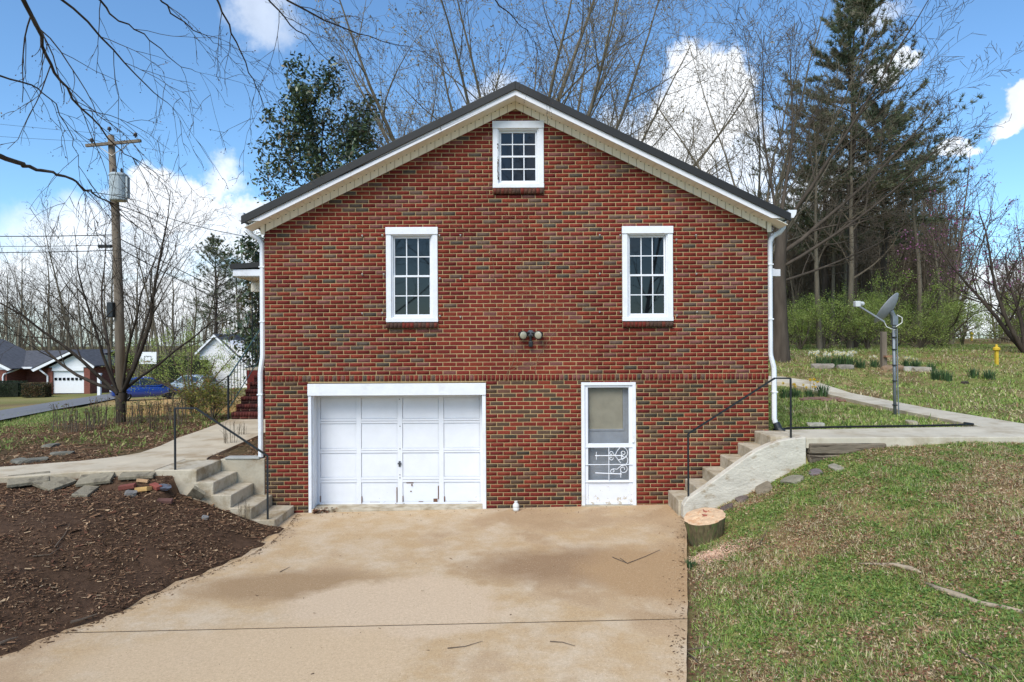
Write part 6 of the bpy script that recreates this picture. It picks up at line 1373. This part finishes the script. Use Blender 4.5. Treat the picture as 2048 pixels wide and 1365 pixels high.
# daffodils ---------------------------------------------------------------
def strap_leaves(n, H, spread, cols, seed, wd=.018):
    g = np.random.default_rng(seed); V = []; Cc = []; Fi = []
    pc = pal(n, cols, [3] * len(cols), g=g)
    for k in range(n):
        a = g.uniform(0, 6.28); r0 = g.uniform(0, spread * .6); b0 = np.array([math.cos(a) * r0, math.sin(a) * r0, -.02]); out = np.array([math.cos(a + g.normal(0, .5)), math.sin(a + g.normal(0, .5)), 0]); h = H * g.uniform(.6, 1.1); ln = g.uniform(.1, .5); sd2 = np.array([-out[1], out[0], 0]) * wd / 2
        m = len(V)
        for f, wf in ((0, 1), (.55, .9), (1, .15)):
            q = b0 + np.array([0, 0, h * (f - .22 * f * f * ln * 2)]) + out * (h * ln * f * f); V += [q - sd2 * wf, q + sd2 * wf]; Cc += [pc[k]] * 2
        Fi += [(m, m + 1, m + 3, m + 2), (m + 2, m + 3, m + 5, m + 4)]
    return raw_mesh('leaves', np.array(V), np.array(Fi).ravel(), np.full(len(Fi), 4), LEAF, np.array(Cc))
def flower_mesh(col, cup):
    b = []; V = []; Fi = []; Cc = []
    for k in range(6):
        a = k * math.pi / 3; n = len(V); V += [(0, 0, 0), (.02 * math.cos(a - .4), -.008, .02 * math.sin(a - .4)), (.042 * math.cos(a), -.004, .042 * math.sin(a)), (.02 * math.cos(a + .4), -.008, .02 * math.sin(a + .4))]; Fi.append((n, n + 1, n + 2, n + 3)); Cc += [lin(col)] * 4
    for k in range(6):
        a, e = k * math.pi / 3, (k + 1) * math.pi / 3; n = len(V); V += [(.01 * math.cos(a), -.008, .01 * math.sin(a)), (.01 * math.cos(e), -.008, .01 * math.sin(e)), (.015 * math.cos(e), -.035, .015 * math.sin(e)), (.015 * math.cos(a), -.035, .015 * math.sin(a))]; Fi.append((n, n + 1, n + 2, n + 3)); Cc += [lin(cup)] * 4
    n = len(V); V += [(-.003, .0, 0), (.003, .0, 0), (.003, .015, -.30), (-.003, .015, -.30)]; Fi.append((n, n + 1, n + 2, n + 3)); Cc += [lin((90, 112, 60))] * 4
    return raw_mesh('flower', np.array(V), np.array(Fi).ravel(), np.full(len(Fi), 4), LEAF, np.array(Cc))
WF = flower_mesh((236, 236, 222), (236, 220, 150)); YF = flower_mesh((232, 204, 70), (228, 180, 40))
DL = [(78, 104, 66), (92, 120, 76), (66, 90, 60)]
LM = [strap_leaves(90, .36, .25, DL, s) for s in (1, 2, 3)]
def daff(px, py, lab, nf, fm, sc=1.0, group=None, seed=0):
    p = hit(px, py); t = empty('daffodil_clump', (p[0], p[1], tz(p[0], p[1])), lab, 'flowers', group); t.scale = (sc,) * 3; g = random.Random(seed); link('leaves', LM[seed % 3], t)
    for k in range(nf):
        o = link('flower', fm, t, (g.uniform(-.28, .28), g.uniform(-.25, .2), g.uniform(.30, .42))); o.rotation_euler = (g.uniform(-.4, .3), 0, g.uniform(-1, 1)); o.scale = (1.3,) * 3
for k, px in enumerate((1640, 1655, 1670, 1684, 1698)): daff(px, 735 - k % 2, ORD[k] + ' white daffodil clump from the left in the long bed by the wood', 9, WF, 1.25, 'white daffodils in the long bed', k)
daff(1720, 737, 'leafy daffodil clump without flowers right of the white daffodils', 0, WF, 1.1, None, 6); daff(1748, 735, 'small white daffodil clump left of the wooden post', 3, WF, 1.0, None, 7)
daff(1812, 737, 'white daffodils just right of the dish pole in the bed', 5, WF, 1.1, None, 8); daff(1832, 737, 'second white daffodil clump right of the dish pole', 3, WF, 1.0, None, 9); daff(1862, 743, 'green leaf clump right of the bed stones', 0, WF, .9, None, 10)
daff(1568, 797, 'green daffodil leaves beside the right house corner', 1, YF, .95, None, 11); daff(1590, 797, 'yellow daffodils next to the right house corner', 3, YF, .95, None, 12); daff(1618, 796, 'yellow daffodils in the middle of the bed by the side walk', 5, YF, .9, None, 13); daff(1642, 793, 'dense upright daffodil clump at the end of the side bed', 3, YF, 1.15, None, 14)
for k, (px, py) in enumerate([(1872, 760), (1892, 762), (1945, 757), (1978, 760)]): daff(px, py, ['left daffodil leaf clump on the open lawn', 'second daffodil leaf clump on the open lawn', 'third daffodil leaf clump on the open lawn near the dark rock', 'rightmost daffodil leaf clump on the open lawn'][k], 0, WF, 1.1, None, 15 + k)
for k, (px, py, w, col, lab) in enumerate([(1645, 737, .8, (150, 140, 128), 'low grey stone edging the white daffodil bed'), (1690, 738, .6, (140, 132, 122), 'second low stone edging the white daffodil bed'), (1818, 742, .55, (176, 168, 156), 'pale stone edging the bed right of the dish pole'), (1842, 743, .75, (158, 148, 132), 'large tan stone at the end of the bed'), (1786, 741, .9, (140, 116, 92), 'long brown stone behind the dish pole'), (1930, 768, .3, (70, 60, 54), 'dark rock in the grass between the leaf clumps'), (1822, 851, .36, (168, 156, 134), 'tan stone in the grass by the black edging'), (1632, 856, .32, (168, 164, 150), 'pale flat stone near the black edging by the house')]):
    rock('edging_stone', hit(px, py), w, w * .45, .2 if k < 5 else .1, 0, col, lab, 'stone', 440 + k, 'bed edging stones' if k < 5 else None)
p = hit(1767, 738); zt = tz(p[0], p[1]); hh = at(1767, 664, p[1] + D)[2]
t = empty('wooden_post', (p[0], p[1], zt), 'old wooden post with a small shelf in the flower bed', 'post'); B().box(p[0] - .08, p[0] + .08, p[1] - .08, p[1] + .08, zt - .1, hh).obj('post', PWD, t, bevel=.01); B().box(p[0] - .05, p[0] + .35, p[1] - .25, p[1] - .085, zt + .38, zt + .44).obj('shelf', M('shelf_wood', c(150, 112, 86), rough=.9), t)
YEL = M('yellow_paint', c(206, 172, 52), rough=.6, var=.12)
for (px, py, ht, lab) in [(1993, 730, .046, 'yellow pipeline marker post in the field at the right'), (1943, 684, .02, 'tiny distant yellow marker at the end of the field path')]:
    p = hit(px, py) if py > 700 else at(px, py, 60); d_ = p[1] + D; z0 = tz(p[0], p[1]); H_ = 40 / F * d_ if py > 700 else 17 / F * d_; w_ = 5 / F * d_ if py > 700 else 3 / F * d_
    t = empty('marker_post', (p[0], p[1], z0), lab, 'marker post'); B().box(-w_ / 2, w_ / 2, -w_ / 2, w_ / 2, -.1, H_ * .72).obj('post', YEL, t, local=True); B().lathe([(w_ * .9, H_ * .7), (w_ * 1.3, H_ * .74), (w_ * 1.3, H_ * .84), (w_ * .5, H_ * .9), (w_ * .45, H_), (.01, H_ * 1.02)], 10).obj('head', YEL, t, local=True)
# reddish flat stones edging the small bed by the right walk
for k, (px, py, w) in enumerate([(1625, 801, .9), (1668, 801, .9), (1708, 804, .8)]): rock('edging_slab', hit(px, py), w, .25, .08, 0, (126, 96, 84), ['leftmost reddish edging slab of the small yellow daffodil bed', 'middle reddish edging slab of the small yellow daffodil bed', 'rightmost reddish edging slab near the side walk'][k], 'stone', 460 + k)

# cut-back stalk clumps in the left bed --------------------------------------
def stalks(seed, n, H, spread, r_=.010):
    g = random.Random(seed); S = []; tips = []
    Pk = [dict(seg=4, wander=.05, up=.02, kids=(2, 4), start=.45, angle=35, ratio=.3, rr=.5, taper=.4), dict(seg=2, wander=.15, up=.1, kids=0, angle=30, ratio=.4)]
    for k in range(n): grow(S, tips, (g.uniform(-spread, spread), g.uniform(-spread, spread) * .6, -.03), norm3(g.gauss(0, .08), g.gauss(0, .08), 1), H * g.uniform(.5, 1.1), r_ * g.uniform(.7, 1.3), 0, Pk, g)
    tp = np.array([t_[0] for t_ in tips]); tp = np.repeat(tp, 2, 0) + np.random.default_rng(seed).normal(0, .03, (len(tp) * 2, 3))
    return segs_mesh(np.array(S), 'stalks', BARKB), leaf_cloud(tp, .05, [(112, 118, 60), (130, 110, 66), (110, 74, 56)], [3, 2, 2], 'leaves', LEAF)
STK = [stalks(500 + k, 13, .6, .34) for k in range(4)]
STX = [125, 150, 185, 215, 262, 290, 318, 345, 375, 402, 430, 450, 301, 351]
for k, (px, py) in enumerate([(125, 862), (150, 866), (185, 858), (215, 850), (262, 852), (290, 846), (318, 842), (345, 838), (375, 832), (402, 826), (430, 822), (450, 818), (301, 862), (351, 850)]):
    p = hit(px, py); t = empty('cut_back_shrub', (p[0], p[1], tz(p[0], p[1])), ORD[sorted(STX).index(px)] + ' cut-back stalk clump from the left in the left bed', 'shrub', 'cut-back shrubs in the left bed', rz=wr.uniform(0, 6)); tag(link('stalks', STK[k % 4][0], t), kind='stuff'); link('leaves', STK[k % 4][1], t)
for (px, py, lab, k, sc) in [(455, 895, 'bare twiggy stems in the small mulch bed by the left house corner', 0, .85), (486, 878, 'second bare twiggy plant by the left downspout', 1, .6), (500, 1020, 'dead stalks standing beside the left concrete steps', 2, .5)]:
    p = hit(px, py) if py < 900 else np.array([-4.05, -1.05, 0]); t = empty('twiggy_plant', (p[0], p[1], tz(p[0], p[1])), lab, 'plant'); t.scale = (sc * .6, sc * .6, sc); tag(link('stalks', STK[k][0], t), kind='stuff')
p = hit(418, 805); t = empty('strap_leaf_plant', (p[0], p[1], tz(p[0], p[1])), 'arching strap-leaved green plant left of the porch steps', 'plant'); t.scale = (1.9, 1.9, 1.5); link('leaves', LM[0], t); link('leaves', LM[1], t)

# ------------------------------------------------------------------ ground cover (stuff nobody could count)
def scatter(n, x0, x1, y0, y1, keep, g):
    X = g.uniform(x0, x1, n); Y = g.uniform(y0, y1, n); m = keep(X, Y); return X[m], Y[m]
def in_view(X, Y, pad=1.06):
    d = Y + D; return (d > 1.0) & (np.abs(X - CAM[0]) < .75 * d * pad + .3)
def blades(X, Y, L, Wd, cols, g, name, lean=.9, lift=0):
    n = len(X); Z = TZ(X, Y) + lift; P = np.stack([X, Y, Z], 1); a = g.uniform(0, 6.28, n); ln = np.abs(g.normal(lean, .35, n)); dv = np.stack([np.cos(a) * np.sin(ln), np.sin(a) * np.sin(ln), np.cos(ln)], 1)
    s = np.stack([-np.sin(a), np.cos(a), g.normal(0, .3, n)], 1) * (Wd / 2)[:, None]
    V = np.stack([P - s, P + s, P + dv * L[:, None]], 1).reshape(-1, 3)
    return raw_mesh(name, V, np.arange(3 * n), np.full(n, 3), LEAF, np.repeat(cols, 3, 0))
def lawn_keep(X, Y):
    dr = X - xr(Y); ok = (dr > .06) & in_view(X, Y)
    ok &= ~((X > 2.4) & (X < 4.42) & (Y > -.9) & (Y < .05)) & ~((X < 4.16) & (Y > -.05)) & ~((X > 4.3) & (Y > -.92) & (Y < .40 + .0)) & ~((X > 7.85) & (X < 8.97) & (Y > .3) & (Y < 9)) & ~((X > 4) & (X < 8.9) & (Y > 8.6) & (Y < 10.4))
    ok &= np.hypot(X - sx, Y - sy2) > .24
    bare = fbm(X * 1.9, Y * 1.9, 33); ok &= (bare > .36) | (np.random.default_rng(4).random(len(X)) < .45); ok &= (dr > .5) | (np.random.default_rng(5).random(len(X)) < .28 + dr * .6)
    return ok
def lawn(n, x0, x1, y0, y1, L0, W0, seed, gbias=0.0):
    g = np.random.default_rng(seed); X, Y = scatter(n, x0, x1, y0, y1, lawn_keep, g); k = len(X)
    gr_ = np.clip((fbm(X * .9, Y * .9, 21) * .55 + fbm(X * 5, Y * 5, 22) * .45 - .31 + gbias) * 2.9, 0.12, .9); isg = g.random(k) < gr_
    cg = pal(k, [(132, 156, 72), (156, 176, 88), (106, 132, 60), (178, 190, 112)], [4, 3, 3, 2], g=g); cd = pal(k, [(204, 186, 144), (180, 160, 118), (222, 208, 172), (146, 124, 90), (156, 112, 84)], [4, 4, 2, 2, .7], g=g)
    col = np.where(isg[:, None], cg, cd); L = L0 * g.uniform(.5, 1.2, k) * (.7 + 1.3 * np.clip(fbm(X * 2.5, Y * 2.5, 35) - .35, 0, 1) * 2); return blades(X, Y, L, W0 * g.uniform(.6, 1.4, k), col, g, 'grass', 1.0)
tag(link('lawn_grass', lawn(330000, 1.2, 9.5, -7.6, -.8, .05, .009, 61)), 'short patchy green and straw grass on the near right lawn', 'grass', kind='stuff')
tag(link('island_grass', lawn(90000, 4.1, 8.2, .1, 9, .06, .013, 62, .10)), 'grass between the house and the right walk', 'grass', kind='stuff')
tag(link('back_grass', lawn(150000, 4.2, 26, .3, 26, .10, .026, 63, .06)), 'grass of the back lawn beyond the side walk', 'grass', kind='stuff')
# clover-like broad leaves and leaf crumbs on the lawn
g = np.random.default_rng(64); X, Y = scatter(90000, 1.2, 9.5, -7.6, -.8, lawn_keep, g); m = fbm(X * .9, Y * .9, 21) * .5 + fbm(X * 5, Y * 5, 22) * .5 + g.normal(0, .07, len(X)); k = len(X)
isg = m > .52; cols = np.where(isg[:, None], pal(k, [(112, 140, 68), (96, 124, 58), (138, 158, 86)], [3, 3, 2], g=g), pal(k, [(190, 150, 114), (150, 106, 80), (214, 188, 152), (124, 84, 62)], [3, 3, 2, 2], g=g)); L = np.where(isg, .028, .034) * g.uniform(.5, 1.4, k)
tag(link('lawn_litter', flakes(np.stack([X, Y, TZ(X, Y) + .012 + g.random(k) * .02], 1), L, L * np.where(isg, .8, .4), g.uniform(0, 6.28, k), g.normal(0, .3, k), g.normal(0, .4, k), cols, 'lawn_litter', LEAF, True)), 'clover leaves and crumbs of dead leaf in the right lawn', 'leaf litter', kind='stuff')
# leaf litter and bark shreds on the left bank and beds
def bank_keep(X, Y):
    dl = xl(Y) - X; zt = (X > -5.5) & (X < -3.5) & (Y > -.98) & (Y < .14)
    wk_ = np.zeros(len(X), bool)
    a = np.array([(p_[0], p_[1]) for p_ in nearL]); xs_w = a[::-1, 0]; yn = np.interp(X, xs_w, a[::-1, 1]); f_ = np.array([(p_[0], p_[1]) for p_ in farL]); o_ = np.argsort(f_[:, 0]); yf = np.interp(X, f_[o_, 0], f_[o_, 1])
    wk_ = (Y > yn - .03) & (Y < yf + .03) & (X < -5.4) | ((X > -6.85) & (X < -5.28) & (Y > -.7) & (Y < 6)) | ((X > -5.45) & (X < -5.08) & (Y > -.95) & (Y < .25))
    return (dl > -.06 - .12 * fbm(X * 3, Y * 3, 44)) & in_view(X, Y) & ~zt & ~wk_ & ~((X > -4.16) & (Y > -.02)) & ~((X < -13 ) | (Y > 7.5))
g = np.random.default_rng(71); X, Y = scatter(420000, -13, -3.3, -7.5, 7.5, bank_keep, g); m = fbm(X * 1.6, Y * 1.6, 45) + g.normal(0, .07, len(X)) > .36; X, Y = X[m], Y[m]; k = len(X); near_ = np.clip(1.2 - (Y + D) / 20, .5, 1)
L = g.gamma(1.7, .011, k) + .007; cols = pal(k, [(104, 80, 61), (132, 101, 76), (84, 64, 50), (160, 128, 98), (116, 80, 62), (190, 162, 128)], [4, 3, 3, 2, 1.5, 1], g=g)
tag(link('mulch_litter', flakes(np.stack([X, Y, TZ(X, Y) + .008 + g.random(k) * .016], 1), L, L * g.uniform(.1, .38, k), g.uniform(0, 6.28, k), g.normal(0, .22, k), g.normal(0, .4, k), cols, 'mulch_litter', DRY)), 'dark leaf litter and bark shreds on the left bank', 'leaf litter', kind='stuff')
# low green ground cover in the left bed and the yard grass behind it
g = np.random.default_rng(72); X, Y = scatter(70000, -26, -4.3, .6, 26, lambda X, Y: in_view(X, Y) & ~((X > -7.15) & (Y < 6)) & (Y > 1.0 + .2 * (X + 7)), g); k = len(X); bedm = (Y < 8) & (X > -12.5); m = np.where(bedm, fbm(X * 1.1, Y * 1.1, 47) > .5, True); X, Y = X[m], Y[m]; k = len(X)
tanm = ((Y > 8.0) & (X < -6.5) & (X / (Y + D) > -.58))
cols = np.where((tanm & (g.random(k) < .88))[:, None], pal(k, [(198, 160, 108), (176, 140, 92), (160, 136, 84)], [3, 2, 2], g=g), pal(k, [(124, 142, 72), (146, 160, 84), (110, 128, 64), (166, 156, 102)], [3, 3, 2, 1.5], g=g))
tag(link('yard_grass', blades(X, Y, .11 * g.uniform(.5, 1.3, k), .03 * g.uniform(.6, 1.4, k), cols, g, 'grass', .9)), 'low green cover and yard grass left of the house', 'grass', kind='stuff')
# sawdust by the stump
g = np.random.default_rng(73); k = 9000; a = g.uniform(0, 6.28, k); r_ = np.abs(g.normal(0, .2, k)) * (.6 + .8 * fbm(a * 1.2, a * 0, 3)); c0 = hit(1400, 1122); X = np.concatenate([c0[0] + np.cos(a) * r_ * 1.5 + .12, ]); Y = c0[1] + np.sin(a) * r_ * .9; m = (X > xr(Y) - .04); X, Y = X[m], Y[m]; k = len(X)
tag(link('sawdust', flakes(np.stack([X, Y, TZ(X, Y) + .012 + g.random(k) * .012], 1), g.uniform(.006, .022, k), g.uniform(.004, .012, k), g.uniform(0, 6.28, k), g.normal(0, .25, k), g.normal(0, .3, k), pal(k, [(226, 186, 156), (206, 164, 134), (236, 206, 178)], [3, 2, 2], g=g), 'sawdust', DRY)), 'pale pink sawdust scattered below the stump', 'sawdust', kind='stuff')
# dead leaves in the garage corner and crumbs on the drive
g = np.random.default_rng(74); k = 420; X = np.concatenate([gx0 + .08 + np.abs(g.normal(0, .16, 300)), g.uniform(-3.2, 2.4, 120)]); Y = np.concatenate([-.02 - np.abs(g.normal(0, .05, 300)) + .1 * (g.random(300) < .5), -.05 - np.abs(g.normal(0, .25, 120))]); Z = drive_z(X) + .01 + g.random(k) * np.concatenate([np.full(300, .05), np.full(120, .004)]); L = g.uniform(.015, .06, k)
L[300:] *= .5
tag(link('dead_leaves', flakes(np.stack([X, Y, Z], 1), L, L * .45, g.uniform(0, 6.28, k), g.normal(0, .3, k), g.normal(0, .5, k), pal(k, [(110, 70, 50), (84, 58, 44), (146, 104, 74)], [3, 3, 1], g=g), 'dead_leaves', DRY, True)), 'dead leaves blown against the garage jamb', 'leaf litter', kind='stuff')

p = hit(1382, 1139); t = empty('weed_tuft', (p[0], p[1], tz(p[0], p[1])), 'small green weed tuft at the driveway edge below the stump', 'weed'); t.scale = (.5, .5, .4); link('leaves', LM[1], t)

# grit, needles and leaf crumbs swept along both edges of the slab and thinly over it
g = np.random.default_rng(75); k = 2600; Y = g.uniform(-7.5, -.1, k); e = g.exponential(.05, k); rt_ = g.random(k) < .28; X = np.where(rt_, xr(Y) - e, xl(Y) + e + .02)
X2 = g.uniform(-4, 2.4, 160); Y2 = g.uniform(-7, -.1, 160); X = np.concatenate([X, X2]); Y = np.concatenate([Y, Y2]); m = (X < xr(Y)) & (X > xl(Y) - .1); X, Y = X[m], Y[m]; k = len(X); L = g.gamma(1.6, .007, k) + .005
Z = np.maximum(drive_z(X), TZ(X, Y)) + .004
tag(link('drive_grit', flakes(np.stack([X, Y, Z], 1), L, L * g.uniform(.15, .6, k), g.uniform(0, 6.28, k), g.normal(0, .08, k), g.normal(0, .12, k), pal(k, [(96, 74, 56), (126, 98, 72), (76, 58, 46), (150, 120, 88)], [3, 3, 3, 2], g=g), 'drive_grit', DRY)), 'brown grit and leaf crumbs along the driveway edges', 'leaf litter', kind='stuff')
